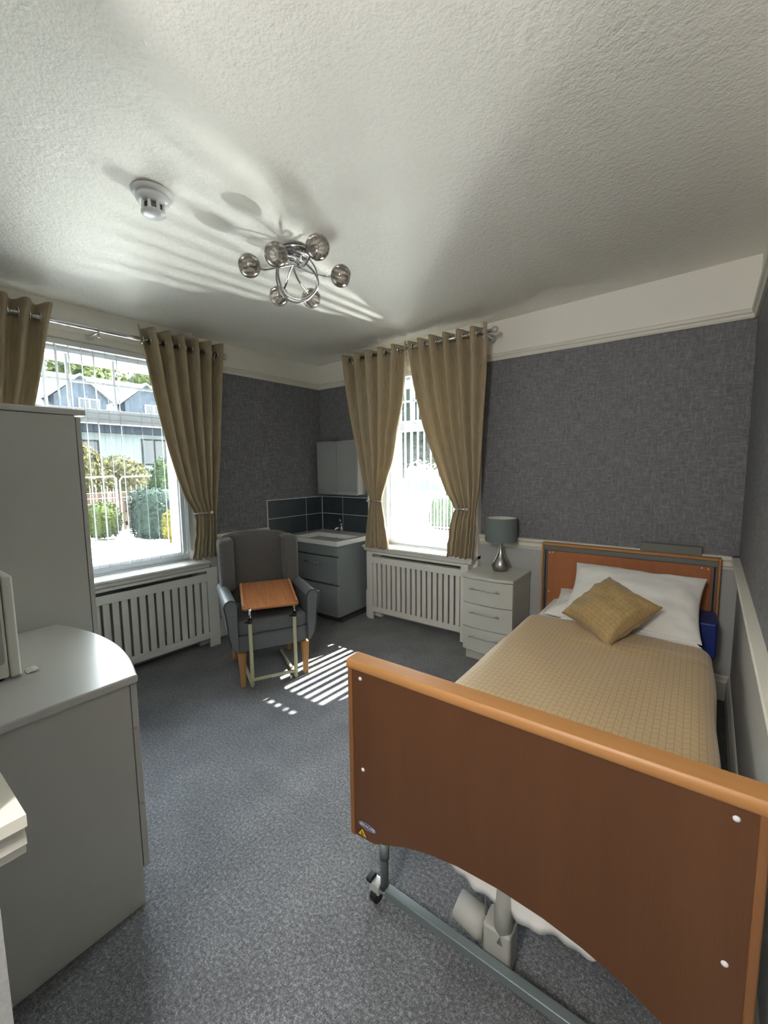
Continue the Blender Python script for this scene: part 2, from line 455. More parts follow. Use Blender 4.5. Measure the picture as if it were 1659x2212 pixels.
# ------------------------------------------------------------------ windows
def window(name, M, rz, hole, bars, label, side_ext, lint):
    """hole in wall-local coords; bars: along positions of the upper glazing bars"""
    a0, a1, z0, z1 = hole
    root = bpy.data.objects.new(name, None); COL.objects.link(root); root.rotation_euler = (0,0,rz)
    root['kind'] = 'structure'; root['label'] = label
    fo, fi = -.10, -.04
    mb = MB(); t = .042
    mb.box(a0, a0+t, fo, fi, z0, z1); mb.box(a1-t, a1, fo, fi, z0, z1)
    mb.box(a0+t, a1-t, fo, fi, z1-t, z1); mb.box(a0+t, a1-t, fo, fi, z0, z0+.04)
    obj('frame', mb, UPVC, root, .004)
    obj('transom', MB().box(a0+t, a1-t, fo-.005, fi+.008, 1.742, 1.784), UPVC, root, .004)
    # casements
    mb = MB(); s = .024
    def ring(x0, x1, q0, q1):
        mb.box(x0, x0+s, fo+.01, fi+.012, q0, q1); mb.box(x1-s, x1, fo+.01, fi+.012, q0, q1)
        mb.box(x0+s, x1-s, fo+.01, fi+.012, q0, q0+s); mb.box(x0+s, x1-s, fo+.01, fi+.012, q1-s, q1)
    ring(a0+t, a1-t, 1.784, z1-t)
    ring(a0+t, a1-t, z0+.04, 1.742)
    obj('casement', mb, UPVC, root, .003)
    mb = MB()
    mb.box(a0+t+s, a1-t-s, -.078, -.062, 1.975, 1.99)
    for b in bars: mb.box(b-.007, b+.007, -.078, -.062, 1.808, z1-t-s)
    obj('glazing_bar', mb, UPVC, root)
    obj('pane', MB().box(a0+t+s, a1-t-s, -.074, -.068, z0+.064, 1.718), GLASS, root)
    obj('pane', MB().box(a0+t+s, a1-t-s, -.074, -.068, 1.808, z1-t-s), GLASS, root)
    # reveal lining
    mb = MB(); e = .006
    mb.box(a0, a0+e, fi, .06, z0, z1); mb.box(a1-e, a1, fi, .06, z0, z1); mb.box(a0+e, a1-e, fi, .06, z1-e, z1)
    mb.box(a0, a0+e, -.3, fo, z0, z1); mb.box(a1-e, a1, -.3, fo, z0, z1); mb.box(a0+e, a1-e, -.3, fo, z1-.07, z1); mb.box(a0+e,a1-e,-.3,fo,z0-.01,z0+.01)
    obj('reveal', mb, SATIN, root)
    # boxed surround standing proud of the wall
    s0, s1 = side_ext; mb = MB()
    mb.box(s0, a0, 0, .06, .0, 2.47); mb.box(a1, s1, 0, .06, .0, 2.47); mb.box(a0, a1, 0, .06, z1, 2.47)
    mb.box(lint[0], lint[1], .06, .075, 2.25, 2.275); 
    obj('surround', mb, WHITE, root, .003)
    mb = MB()
    mb.prism([(fi,.668),(.150,.668),(.156,.674),(.158,.684),(.152,.692),(fi,.695)], 'x', s0-.0, s1+.0)
    mb.prism([(.06,.640),(.138,.640),(.146,.648),(.148,.668),(.06,.668)], 'x', s0+.012, s1-.012)
    obj('sill', mb, SATIN, root, .002)
    return root
window('window_1', ML, A_L, LWIN, [1.845, 2.112, 2.38], 'white framed window in the left wall with a transom and vertical blind', (1.335, 2.76), (1.40,2.62))
window('window_2', MBk, A_B, BWIN, [-1.09, -1.35], 'white framed window in the back wall, bleached by sunlight', (-1.765, -.66), (-1.70,-.72))

# radiator covers
def rad_cover(rz, a0, a1, label, n, stile):
    root = thing('radiator_cover', label, 'radiator cover', (0,0,0), rz, 'slatted radiator covers under the windows')
    zt, f0, f1 = .638, .125, .145
    i0, i1 = a0+stile, a1-stile
    mb = MB()
    mb.box(a0, i0, f0, f1, 0, zt); mb.box(i1, a1, f0, f1, 0, zt)
    mb.box(i0, i1, f0, f1, .618, zt); mb.box(i0, i1, f0, f1, .535, .592)
    mb.box(i0, i1, f0, f1, .075, .125)
    obj('frame', mb, SATIN, root, .0015)
    mb = MB(); p = (i1-i0)/n
    for k in range(n):
        mb.box(i0+p*k+p*.16, i0+p*(k+1)-p*.16, f0+.004, f1-.003, .115, .545)
    obj('slat_panel', mb, SATIN, root)
    for xa in (a0, a1-.018): obj('side_panel', MB().box(xa, xa+.018, .061, f0, 0, zt), SATIN, root)
    # the radiator inside
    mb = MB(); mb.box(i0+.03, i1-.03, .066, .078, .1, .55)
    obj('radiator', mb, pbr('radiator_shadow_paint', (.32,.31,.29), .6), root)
    return root
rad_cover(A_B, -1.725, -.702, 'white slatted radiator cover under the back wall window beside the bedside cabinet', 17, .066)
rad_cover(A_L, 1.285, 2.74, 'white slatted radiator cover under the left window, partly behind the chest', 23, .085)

# vertical blinds
def blind(rz, a0, a1, pos, label, rot):
    root = thing('vertical_blind', label, 'blind', (0,0,0), rz, 'vertical blinds in the window reveals')
    obj('headrail', MB().box(a0, a1, .012, .052, 2.168, 2.203), UPVC, root, .003)
    wm = MB().tube([(0,0,0),(.006,0,.012),(.003,0,.026),(-.003,0,.026),(-.006,0,.012),(0,0,0)], .0022, 6)
    for k, p in enumerate(pos):
        a = rot + random.uniform(-.06,.06)
        dx, dy = math.sin(a)*.040, math.cos(a)*.040
        mb = MB().hexa([(p-dx-.0006,.032-dy,.775),(p-dx+.0006,.032-dy,.775),(p+dx+.0006,.032+dy,.775),(p+dx-.0006,.032+dy,.775),
                        (p-dx-.0006,.032-dy,2.168),(p-dx+.0006,.032-dy,2.168),(p+dx+.0006,.032+dy,2.168),(p+dx-.0006,.032+dy,2.168)])
        s = obj('slat', mb, SLAT, root)
        w = MB(); w.v = list(wm.v); w.f = wm.f; w.m = wm.m; w.sm = wm.sm
        obj('chain_weight', MB().add([Vector(q)+Vector((p, .032, .748)) for q in wm.v], wm.f, 0, True), DCHROME, s)
    return root
blind(A_L, 1.43, 2.545, [1.455,1.49,1.525]+[1.591+.0665*k for k in range(15)], 'white vertical blind with open slats in the left window', .42)
blind(A_B, -1.60, -.84, [-.875-.064*k for k in range(12)], 'white vertical blind in the back wall window, open to the sun', -.33)

# ------------------------------------------------------------------ curtains
def interp(pts, z):
    """pts: list of (a, z) with falling z; smooth interpolation"""
    P = sorted(pts, key=lambda q: q[1])
    if z <= P[0][1]: return P[0][0]
    if z >= P[-1][1]: return P[-1][0]
    for i in range(len(P)-1):
        if P[i][1] <= z <= P[i+1][1]:
            p0 = P[max(i-1,0)]; p1 = P[i]; p2 = P[i+1]; p3 = P[min(i+2,len(P)-1)]
            t = (z-p1[1])/(p2[1]-p1[1]); h = p2[1]-p1[1]
            m1 = (p2[0]-p0[0])/max(1e-6,(p2[1]-p0[1]))*h; m2 = (p3[0]-p1[0])/max(1e-6,(p3[1]-p1[1]))*h
            t2, t3 = t*t, t*t*t
            return (2*t3-3*t2+1)*p1[0]+(t3-2*t2+t)*m1+(-2*t3+3*t2)*p2[0]+(t3-t2)*m2
def curtain(rz, e0, e1, ztop, zbot, ztie, folds, nrod, zrod, label, ph=0.0, seed=1, ntie=.185, tied=True):
    root = thing('curtain', label, 'curtain', (0,0,0), rz, 'khaki eyelet curtains at the two windows')
    rnd = random.Random(seed)
    wob = [rnd.uniform(-.25,.25) for _ in range(folds*2+4)]
    amps = [rnd.uniform(.75,1.2) for _ in range(folds*2+4)]
    def amp(z):
        top = .043
        if not tied: return top*.9
        if z > ztie:
            t = (ztop-z)/(ztop-ztie)
            return top*(1-t)**.8 + .016
        t = (ztie-z)/(ztie-zbot)
        return .016 + .010*min(1, t*1.4)
    def wave(t, z):
        x = t*folds*2 + ph
        k = int(math.floor(x)); q = x-k
        s0 = math.cos(PI*(x))
        sh = math.copysign(abs(s0)**.75, s0)
        return sh*amps[k % len(amps)]
    def fn(i, j):
        z = ztop + (zbot-ztop)*j
        a = interp(e0, z); b = interp(e1, z)
        topness = max(0, min(1, (z-(ztie if tied else zbot))/(ztop-ztie if tied else 1)))
        # uneven fold widths lower down
        w = i + (0.018*math.sin(i*PI*folds*1.3+seed*2.1)+.012*math.sin(i*PI*folds*.7+seed))*(1-topness)
        x = a + (b-a)*w
        y = (nrod if z > ztie or not tied else nrod) * topness + ntie*(1-topness) if tied else nrod
        if tied and z < ztie: y = ntie
        d = wave(i, z)*amp(z)
        d += .006*math.sin(i*folds*PI*4.3+seed*3)*(1-topness)
        # sideways folding over itself near the tie
        x += .25*amp(z)*math.sin(2*PI*(i*folds+ph/2))*(1-topness)*.5
        if tied and z < ztie: # small crumples of the skirt
            d += .006*math.sin(z*55+i*9+seed)*math.sin(i*7.0+seed)
        zz = z + (.006*math.sin(i*11+seed) if j == 1 else 0)
        return (x, y+d, zz)
    L = abs(e1[0][0]-e0[0][0])*1.9
    mb = MB().grid(fn, folds*26, 90, uvfn=lambda i, j: (i*L, j*(ztop-zbot)))
    obj('fabric', mb, CURT, root, solid=.004)
    # eyelet rings where the cloth crosses the pole
    k = 0
    a_t = lambda t: (interp(e0, zrod)+(interp(e1, zrod)-interp(e0, zrod))*t)
    x = .5
    while True:
        t = (x-ph)/(folds*2)
        if t > 1.0: break
        if t > 0.0:
            c = a_t(t)
            ring = [(c, nrod+.023*math.cos(q), zrod+.023*math.sin(q)) for q in [2*PI*i/20 for i in range(20)]]
            obj('eyelet', MB().tube(ring, .0055, 8, closed=True), CHROME, root)
        x += 1.0
    return root
RLl = [(0.562,2.389),(0.592,2.064),(0.63,1.817),(0.692,1.486),(0.752,1.239),(0.798,1.117),(0.779,0.991),(0.747,0.728)]
RLr = [(1.235,2.372),(1.21,2.178),(1.172,1.926),(1.112,1.706),(1.062,1.478),(0.98,1.283),(0.920,1.122),(0.94,1.002),(0.985,0.75)]
RRl = [(1.24,2.395),(1.27,2.169),(1.325,1.911),(1.398,1.653),(1.482,1.433),(1.564,1.217),(1.633,1.083),(1.606,0.966),(1.575,0.70)]
RRr = [(1.905,2.394),(1.903,2.079),(1.88,1.758),(1.857,1.427),(1.838,1.224),(1.81,1.085),(1.805,0.91),(1.79,0.7)]
LRl = [(1.797,2.328),(1.765,2.178),(1.723,1.945),(1.665,1.673),(1.602,1.418),(1.532,1.201),(1.47,1.084),(1.459,0.972),(1.497,0.74)]
LRr = [(1.206,2.357),(1.228,1.978),(1.261,1.451),(1.293,1.096),(1.314,0.722)]
neg = lambda l: [(-a, z) for a, z in l]
mir = lambda l, c: [(2*c-a, z) for a, z in l]
curtain(A_B, neg(RLl), neg(RLr), 2.385, .688, 1.117, 5, .215, 2.345, 'khaki curtain at the back window, tied back beside the mirror cabinet', .0, 3)
curtain(A_B, neg(RRl), neg(RRr), 2.39, .697, 1.085, 6, .215, 2.345, 'khaki curtain tied back above the bedside cabinet and lamp', .15, 5)
curtain(A_L, LRl, LRr, 2.335, .728, 1.08, 6, .215, 2.255, 'khaki curtain tied back behind the grey armchair', .1, 8)
curtain(A_L, mir(LRr, 2.02), mir(LRl, 2.02), 2.335, .74, 1.08, 6, .215, 2.255, 'khaki curtain at far left hanging behind the wardrobe', .2, 11)

def rod(rz, a0, a1, z, n, label, brs, mat=CHROME):
    root = thing('curtain_pole', label, 'curtain pole', (0,0,0), rz, 'curtain poles over the windows')
    obj('pole', MB().cyl((a0,n,z),(a1,n,z),.0125, 16), mat, root)
    for a, s in ((a0,-1),(a1,1)):
        M = Matrix.Translation((a, n, z)) @ Matrix.Rotation(PI/2*s, 4, 'Y')
        obj('finial', MB().lathe([(0.0001,.042),(.012,.040),(.021,.03),(.024,.018),(.021,.006),(.014,0),(.013,-.006),(0.0001,-.006)], 20, M=M), pbr('satin_finial', (.55,.55,.52), .4, .3), root)
    for a in brs:
        mb = MB().cyl((a,.06,z-.01),(a,n,z-.01),.007,10).cyl((a,.058,z-.01),(a,.066,z-.01),.024,18)
        mb.tube([(a,n+.016,z+.004),(a,n+.012,z-.012),(a,n,z-.018),(a,n-.012,z-.012)], .004, 8)
        mb.cyl((a,n,z-.045),(a,n,z-.016),.005,8)
        obj('bracket', mb, DCHROME, root)
rod(A_B, -1.925, -.562, 2.345, .215, 'silver curtain pole over the back wall window', [-1.86, -1.245, -.64])
rod(A_L, 1.19, 2.87, 2.255, .215, 'silver curtain pole over the left window', [1.26, 2.01, 2.8])

def holdback(rz, a_out, a_in, z, label, n0=.075):
    """metal arm: fixed at a_out on the wall, sweeping round the front of the gathered cloth"""
    root = thing('curtain_holdback', label, 'curtain holdback', (0,0,0), rz, 'metal curtain holdbacks')
    w = a_in-a_out
    P = [(a_out, n0, z), (a_out, .20, z), (a_out+.02*w/abs(w), .228, z), (a_out+w*.35, .236, z), (a_out+w*.75, .232, z), (a_in, .222, z), (a_in+.012*w/abs(w), .20, z)]
    Q = []
    for i in range(len(P)-1):
        p, q = Vector(P[i]), Vector(P[i+1])
        for k in range(4): Q.append(p.lerp(q, k/4))
    Q.append(Vector(P[-1]))
    obj('arm', MB().tube(Q, .0052, 8), CHROME, root)
    M = Matrix.Translation((a_out, .235, z)) @ Matrix.Rotation(-PI/2, 4, 'X')
    obj('knob', MB().lathe([(.0001,.012),(.010,.010),(.0135,.003),(.0135,-.003),(.008,-.010),(.0001,-.011)], 18, M=M), DCHROME, root)
holdback(A_B, -.80, -.925, 1.112, 'chrome holdback around the curtain next to the mirror cabinet')
holdback(A_B, -1.755, -1.64, 1.083, 'chrome holdback with round knob on the curtain nearest the lamp')
holdback(A_L, 1.352, 1.462, 1.078, 'chrome holdback around the curtain behind the armchair')

# ------------------------------------------------------------------ ceiling light
LX, LY = 1.495, -1.625
LZ = zceil(LX)
cl = thing('ceiling_light', 'chrome ceiling light with six smoked glass globe shades on curved arms', 'ceiling light', (LX, LY, LZ))
obj('ceiling_plate', MB().lathe([(.0001,-.002),(.075,-.002),(.078,-.012),(.062,-.03),(.03,-.038),(.0001,-.038)], 40), pbr('dark_chrome', (.40,.40,.41), .15, 1), cl)
obj('hub', MB().lathe([(.0001,-.036),(.03,-.036),(.034,-.05),(.03,-.066),(.0001,-.07)], 28), CHROME, cl)
gpos = [(-.088,-.205,-.12),(.092,-.195,-.12),(.282,-.128,-.12),(.175,.135,-.12),(-.255,.105,-.12),(-.14,.235,-.12)]
for k, gp in enumerate(gpos):
    G = Vector(gp); d = Vector((G.x, G.y, 0)).normalized(); side = Vector((-d.y, d.x, 0))
    R = .0505
    neck = G - d*(R-.004)
    pts = []
    loop = [d*-.03 + side*.012 + Vector((0,0,-.055)), side*.016 + d*.05 + Vector((0,0,-.088)), side*.010 + d*.11 + Vector((0,0,-.108)), Vector((neck.x*.84, neck.y*.84, -.118)), neck]
    n = len(loop)
    for i in range(n-1):
        p0 = loop[max(i-1,0)]; p1 = loop[i]; p2 = loop[i+1]; p3 = loop[min(i+2,n-1)]
        for q in range(8):
            t = q/8
            pts.append(.5*((2*p1)+(-p0+p2)*t+(2*p0-5*p1+4*p2-p3)*t*t+(-p0+3*p1-3*p2+p3)*t**3))
    pts.append(neck)
    arm = obj('arm', MB().tube(pts, .0052, 10), CHROME, cl)
    # globe opens outward, away from the hub
    zax = (d*.93 + Vector((0,0,-.30))).normalized() if k not in (4,5) else (d*.98 + Vector((0,0,.15))).normalized()
    rot = zax.to_track_quat('Z','Y').to_matrix().to_4x4()
    M = Matrix.Translation(G) @ rot
    prof = []
    for i in range(19):
        th = PI*.965 - i*(PI*.965 - PI*.20)/18
        prof.append((R*math.sin(th)*1.02, R*math.cos(th)*1.0))
    o = obj('glass_shade', MB().lathe(prof, 40), SMOKE, cl); o.matrix_local = M
    s = obj('lamp_holder', MB().lathe([(.0001,-.046),(.014,-.046),(.014,-.022),(.008,-.018),(.008,.0),(.0001,.002)], 16), DCHROME, o)
# the big crossed loops hanging under the hub
RA = Vector((.80,.60,0)); RB0 = Vector((-.60,.80,0))
for tilt, twist, rx, ry, off in ((.90,.12,.100,.116,.004),(.74,-.38,.104,.104,-.006)):
    b1 = RA*math.cos(twist)+RB0*math.sin(twist); b0 = RB0*math.cos(twist)-RA*math.sin(twist)
    b2 = b0*math.cos(tilt)+Vector((0,0,-math.sin(tilt)))
    c_ = Vector((0,0,-.118)) + b0*.02 + b1*off
    pts = [c_ + b1*rx*math.cos(t) + b2*ry*math.sin(t) + b1.cross(b2)*.018*math.sin(2*t) for t in [2*PI*i/56 for i in range(56)]]
    obj('ring', MB().tube(pts, .0052, 10, closed=True), CHROME, cl)

# smoke detector
DX, DY = 1.40, -2.255
sd = thing('smoke_detector', 'white round smoke detector on the ceiling', 'smoke detector', (DX, DY, zceil(DX)))
obj('base_plate', MB().lathe([(.0001,0),(.072,0),(.074,-.006),(.068,-.016),(.0001,-.016)], 40), DETECT, sd)
obj('body', MB().lathe([(.0001,-.015),(.058,-.015),(.060,-.030),(.052,-.042),(.040,-.046),(.0001,-.046)], 40), DETECT, sd)
mb = MB()
for k in range(8):
    a = 2*PI*k/8; mb.box(.034,.042,-.006,.006,-.078,-.040, M=Matrix.Rotation(a,4,'Z'))
obj('vent_cage', mb, DETECT, sd, .002)
obj('sensor_chamber', MB().lathe([(.0001,-.044),(.032,-.044),(.032,-.074),(.0001,-.074)], 24), GREYMET, sd)
obj('cap', MB().lathe([(.0001,-.072),(.043,-.072),(.044,-.078),(.034,-.086),(.0001,-.088)], 32), DETECT, sd)

# ------------------------------------------------------------------ splashback, vanity, mirror cabinet
sp = thing('tile_splashback', 'dark slate tile splashback with white grout in the corner behind the basin', 'tiles', (0,0,0))
mb = MB(); ts = .008; gw = .006
def tiles(M, cols, rows, along_sign):
    for (c0, c1) in cols:
        for (q0, q1) in rows:
            mb.box(c0+gw/2, c1-gw/2, .004, ts+.002, q0+gw/2, q1-gw/2, 0, M)
rows = [(.769,.942),(.942,1.113)] ; rowsb = [(.25,.423),(.423,.596),(.596,.769)]+rows
rowsb = [(.077,.25)]+rowsb
tiles(ML, [(.012,.225),(.225,.684)], rowsb, 1)
tiles(MBk, [(-.295,-.012),(-.70,-.295)], rowsb, 1)
obj('tile', mb, TILE, sp, .001)
mb = MB(); mb.box(0, .690, 0.0005, ts, .02, 1.118, 0, ML); mb.box(-.705, 0, .0005, ts, .02, 1.118, 0, MBk)
obj('grout', mb, GROUT, sp)
struct(obj('trim_9', MB().box(.668, .70, -.12, -.06, 0, .26), SATIN, bevel=.004))

vx0, vx1, vy = .022, .645, -.475
va = thing('vanity_unit', 'grey two-drawer vanity unit with a white basin in the corner', 'vanity unit', (0,0,0))
obj('carcass', MB().box(vx0+.016, vx1-.028, vy+.07, -.016, .075, .725).box(vx0, vx0+.016, vy+.031, -.016, .075, .725).box(vx1-.028, vx1-.012, vy+.031, -.016, .075, .725), VANITY, va, .002)
obj('plinth', MB().box(vx0+.02, vx1-.05, vy+.10, -.02, 0, .075), pbr('plinth_shadow_grey',(.06,.065,.07),.7), va)  # dark tone stands in for the shadow beneath the cabinet
obj('top_rail', MB().box(vx0, vx1-.012, vy+.008, vy+.03, .628, .722), VANITY, va, .002)
for (z0, z1) in ((.372,.616),(.078,.358)):
    d = obj('drawer', MB().box(vx0, vx1-.012, vy+.008, vy+.03, z0, z1), VANITY, va, .002)
    zc = z1-.062; xc = (vx0+vx1)/2-.0
    h = MB().tube([(xc-.09,vy+.008,zc),(xc-.09,vy-.014,zc),(xc-.08,vy-.020,zc),(xc+.08,vy-.020,zc),(xc+.09,vy-.014,zc),(xc+.09,vy+.008,zc)], .005, 8)
    obj('handle', h, CHROME, d)
# ceramic basin: slab with a sunk bowl
mb = MB(); x0,x1,y0,y1 = vx0-.004, vx1+.008, vy-.006, -.014; zt, zb = .765, .722
bx0,bx1,by0,by1 = x0+.05, x1-.05, y0+.045, y1-.12
ix0,ix1,iy0,iy1 = bx0+.05,bx1-.05,by0+.04,by1-.03
zi = zt-.10
vs = [(x0,y0,zb),(x1,y0,zb),(x1,y1,zb),(x0,y1,zb),(x0,y0,zt),(x1,y0,zt),(x1,y1,zt),(x0,y1,zt),
      (bx0,by0,zt-.002),(bx1,by0,zt-.002),(bx1,by1,zt-.002),(bx0,by1,zt-.002),(ix0,iy0,zi),(ix1,iy0,zi),(ix1,iy1,zi),(ix0,iy1,zi)]
fs = [(0,1,5,4),(1,2,6,5),(2,3,7,6),(3,0,4,7),(4,5,9,8),(5,6,10,9),(6,7,11,10),(7,4,8,11),(8,9,13,12),(9,10,14,13),(10,11,15,14),(11,8,12,15),(12,13,14,15)]
mb.add(vs, fs)
obj('basin', mb, CERAM, va, .006, 3)
tx = (vx0+vx1)/2
mb = MB().cyl((tx,-.075,.763),(tx,-.075,.84),.017,20).tube([(tx,-.075,.822),(tx,-.12,.826),(tx,-.165,.815)], .010, 12).cyl((tx,-.165,.818),(tx,-.165,.803),.010,12)
mb.cyl((tx,-.075,.84),(tx,-.075,.862),.015,16).tube([(tx,-.075,.862),(tx,-.085,.885),(tx,-.10,.90)], .006, 8)
obj('tap', mb, CHROME, va)
obj('overflow_hole', MB().cyl((tx, by1-.006, zt-.045), (tx, by1-.016, zt-.046), .010, 16), BLACK, va)

mc = thing('mirror_cabinet', 'mirror-fronted cabinet with two doors hung in the corner over the basin', 'cabinet', (0,0,0))
mx0, mx1, mz0, mz1 = .075, .592, 1.145, 1.66
obj('carcass', MB().box(mx0+.004, mx1-.004, -.112, -.0, mz0+.004, mz1-.004), pbr('cabinet_white', (.55,.57,.58), .4), mc, .002)
md = (mx0+mx1)/2+.005
for a, b in ((mx0, md-.003), (md+.003, mx1)):
    d = obj('door', MB().box(a, b, -.130, -.114, mz0, mz1), pbr('door_edge_grey', (.30,.32,.33), .4), mc, .001)
    obj('mirror', MB().box(a+.003, b-.003, -.1318, -.130, mz0+.03, mz1-.003), MIRROR, d)
obj('light_bar', MB().box(mx0+.10, mx0+.33, -.20, -.17, mz1+.012, mz1+.022).box(mx0+.19, mx0+.24, -.17, -.02, mz1+.0, mz1+.014), GREYMET, mc, .002)

# ------------------------------------------------------------------ armchair
CO = (.945, -1.41, 0); CR = math.atan2(.894, .447)
ac = thing('wing_armchair', 'charcoal wingback armchair with grey vinyl arms and beech legs', 'armchair', CO, CR)
obj('seat_rail', MB().box(-.236,.226,.004,.47,.225,.340), CHAIRV, ac, .022, 4)
def cush_box(x0,x1,y0,y1,z0,z1,puff,n=14):
    mb = MB()
    cx, cy, cz = (x0+x1)/2, (y0+y1)/2, (z0+z1)/2; hx, hy, hz = (x1-x0)/2, (y1-y0)/2, (z1-z0)/2
    def P(a, b, s):
        e = max(0,(1-abs(a)**6))**.5*max(0,(1-abs(b)**6))**.5
        z = s*hz*(.55*e**.6+.45*e**.25 if e > 0 else 0) + s*puff*(1-a*a)*(1-b*b)
        return (cx+hx*a, cy+hy*b, cz+z)
    f = lambda t: -math.cos(PI*t)**1 if False else math.sin((t-.5)*PI)
    mb.grid(lambda i,j: P(f(i),f(j),1), n*2, n*2); mb.grid(lambda i,j: P(f(i),f(j),-1), n*2, n*2, flip=True)
    return mb
obj('seat_cushion', MB().box(-.236,.226,-.008,.43,.337,.440), CHAIRV, ac, .034, 5)
# arms: scroll-shaped front outline run from front to back
def arm_outline(s):
    pts = [(.225,.245),(.225,.545)]
    cx, cz, R1 = .2625, .548, .042
    for k in range(11):
        q = PI - PI*1.12*k/10
        pts.append((cx+R1*math.cos(q)*.95, cz+R1*math.sin(q)))
    pts += [(.294,.50),(.286,.43),(.280,.35),(.268,.295),(.240,.250)]
    return [(x*s-(.005 if s > 0 else .005), z) for x, z in pts]
for s in (-1, 1):
    ol = arm_outline(s)
    a = obj('arm', MB().prism(ol, 'y', -.030, .47, smooth=True), CHAIRV, ac, .008, 3)
    obj('piping', MB().tube([(x, -.030, z) for x, z in ol[1:-1]], .0042, 8), PIPING, a)
# back: curved top, leaning back
def back_fn(front):
    def fn(i, j):
        x = -.235+.465*i
        crown = .030*(1-(2*i-1)**2)**.8 if 0 < i < 1 else 0
        z = .36 + (.905+crown-.36)*j
        y = .415 + .11*(z-.36)/.55 - (.03*(1-(2*i-1)**2)*(1-(2*j-1)**4) if front else 0)
        if not front: y += .085
        return (x, y, z)
    return fn
mb = MB(); n1, n2 = 20, 24
mb.grid(back_fn(True), n1, n2); mb.grid(back_fn(False), n1, n2, flip=True)
A, Bk = back_fn(True), back_fn(False)
mb.grid(lambda i,j: Vector(A(i,1)).lerp(Vector(Bk(i,1)), j), n1, 3)
mb.grid(lambda i,j: Vector(A(i,0)).lerp(Vector(Bk(i,0)), j), n1, 3, flip=True)
mb.grid(lambda i,j: Vector(A(0,i)).lerp(Vector(Bk(0,i)), j), n2, 3)
mb.grid(lambda i,j: Vector(A(1,i)).lerp(Vector(Bk(1,i)), j), n2, 3, flip=True)
obj('backrest', mb, CHAIRF, ac)
for s in (-1, 1):
    def W_(a, b, c):   # a: inner->outer, b: bottom->top, c: front->back
        z = .535 + (.912-.535)*b
        flare = .012*b
        x = (.172+.004*(1-b)) + (.098+flare)*a
        y = .335 + .06*b*.5 + .19*c + .02*(1-a)*(1-c)
        return (x*s-.005, y, z - .012*a*b)
    mb = MB()
    vs = [W_(a,b,c) for b in (0,1) for (a,c) in ((0,0),(1,0),(1,1),(0,1))]
    fs = [(3,2,1,0),(4,5,6,7),(0,1,5,4),(1,2,6,5),(2,3,7,6),(3,0,4,7)]
    if s < 0: fs = [f[::-1] for f in fs]
    mb.add(vs, fs)
    obj('wing', mb, CHAIRF, ac, .028, 5)
def leg(x, y, h, ytop):
    mb = MB(); vs = []
    for z, w, d in ((0,.0155,0),(.08,.017,.001),(.16,.0215,.003),(h,.0245,.006)):
        for sx, sy in ((-1,-1),(1,-1),(1,1),(-1,1)):
            vs.append((x+sx*w, y+ytop*(z/h)+sy*w, z))
    fs = [(3,2,1,0),(12,13,14,15)]
    for k in range(3):
        for i in range(4):
            j = (i+1)%4; fs.append((k*4+i,k*4+j,k*4+4+j,k*4+4+i))
    return mb.add(vs, fs)
obj('leg', leg(-.208,.010,.228,.008), OAKLEG, ac, .004); obj('leg', leg(.205,.010,.228,.008), OAKLEG, ac, .004)
obj('leg', leg(-.205,.44,.228,-.03), OAKLEG, ac, .004); obj('leg', leg(.195,.44,.228,-.03), OAKLEG, ac, .004)

# ------------------------------------------------------------------ over-chair table
ot = thing('overchair_table', 'over-chair table with cherry wood tray top and cream tube frame', 'table', CO, CR)
for pxl in (-.157, .127):
    p = obj('post', MB().tube([(pxl,-.034,.012),(pxl,-.034,.06),(pxl,-.034,.2),(pxl,-.034,.432)], .0118, 14), CREAM, ot)
    c = obj('clamp_collar', MB().cyl((pxl,-.034,.430),(pxl,-.034,.452),.0145,16).cyl((pxl-.014,-.034,.44),(pxl-.034,-.036,.437),.005,8), BLACK, ot)
    obj('inner_tube', MB().cyl((pxl,-.034,.45),(pxl,-.034,.525),.0085,14), CHROME, ot)
    obj('base_tube', MB().tube([(pxl,-.034,.0135),(pxl,.05,.0135),(pxl,.20,.0135),(pxl,.42,.0135)], .0115, 12), CREAM, ot)
obj('crossbar', MB().cyl((-.157,-.034,.052),(.127,-.034,.052),.0105,14), CREAM, ot)
obj('rating_label', MB().box(-.035,.012,-.0462,-.0442,.046,.058), STWHITE, ot)
obj('castor', MB().cyl((.085,-.03,.012),(.098,-.03,.012),.012,18), pbr('white_castor',(.75,.75,.75),.4), ot)
nl, nr_, fl = Vector((.876,-1.599,.522)), Vector((1.068,-1.298,.522)), Vector((.512,-1.389,.585))
ex = (nr_-nl).normalized(); ey = (fl-nl); ey = (ey-ex*ey.dot(ex)).normalized(); ez = ex.cross(ey)
MW = Matrix(((ex.x,ey.x,ez.x,nl.x),(ex.y,ey.y,ez.y,nl.y),(ex.z,ey.z,ez.z,nl.z),(0,0,0,1)))
MCi = (Matrix.Translation(CO) @ Matrix.Rotation(CR,4,'Z')).inverted()
def rrect(x0,x1,y0,y1,rad,n=6):
    P = []
    for cx,cy,a in ((x1-rad,y0+rad,-PI/2),(x1-rad,y1-rad,0),(x0+rad,y1-rad,PI/2),(x0+rad,y0+rad,PI)):
        for k in range(n+1): P.append((cx+rad*math.cos(a+PI/2*k/n), cy+rad*math.sin(a+PI/2*k/n)))
    return P
tw, tl = .357, .425
tt = obj('tabletop', MB().prism(rrect(0,tw,0,tl,.022), 'z', -.014, 0), BOARDW, ot, .003); tt.matrix_local = MCi @ MW
lp = MB().box(.004,.017,.03,tl-.02,0,.011).box(tw-.017,tw-.004,.03,tl-.02,0,.011)
l_ = obj('raised_lip', lp, wood_mat('cherry_lip', (.45,.19,.08), (.64,.30,.14), 1.2, 1, .35), tt, .004)

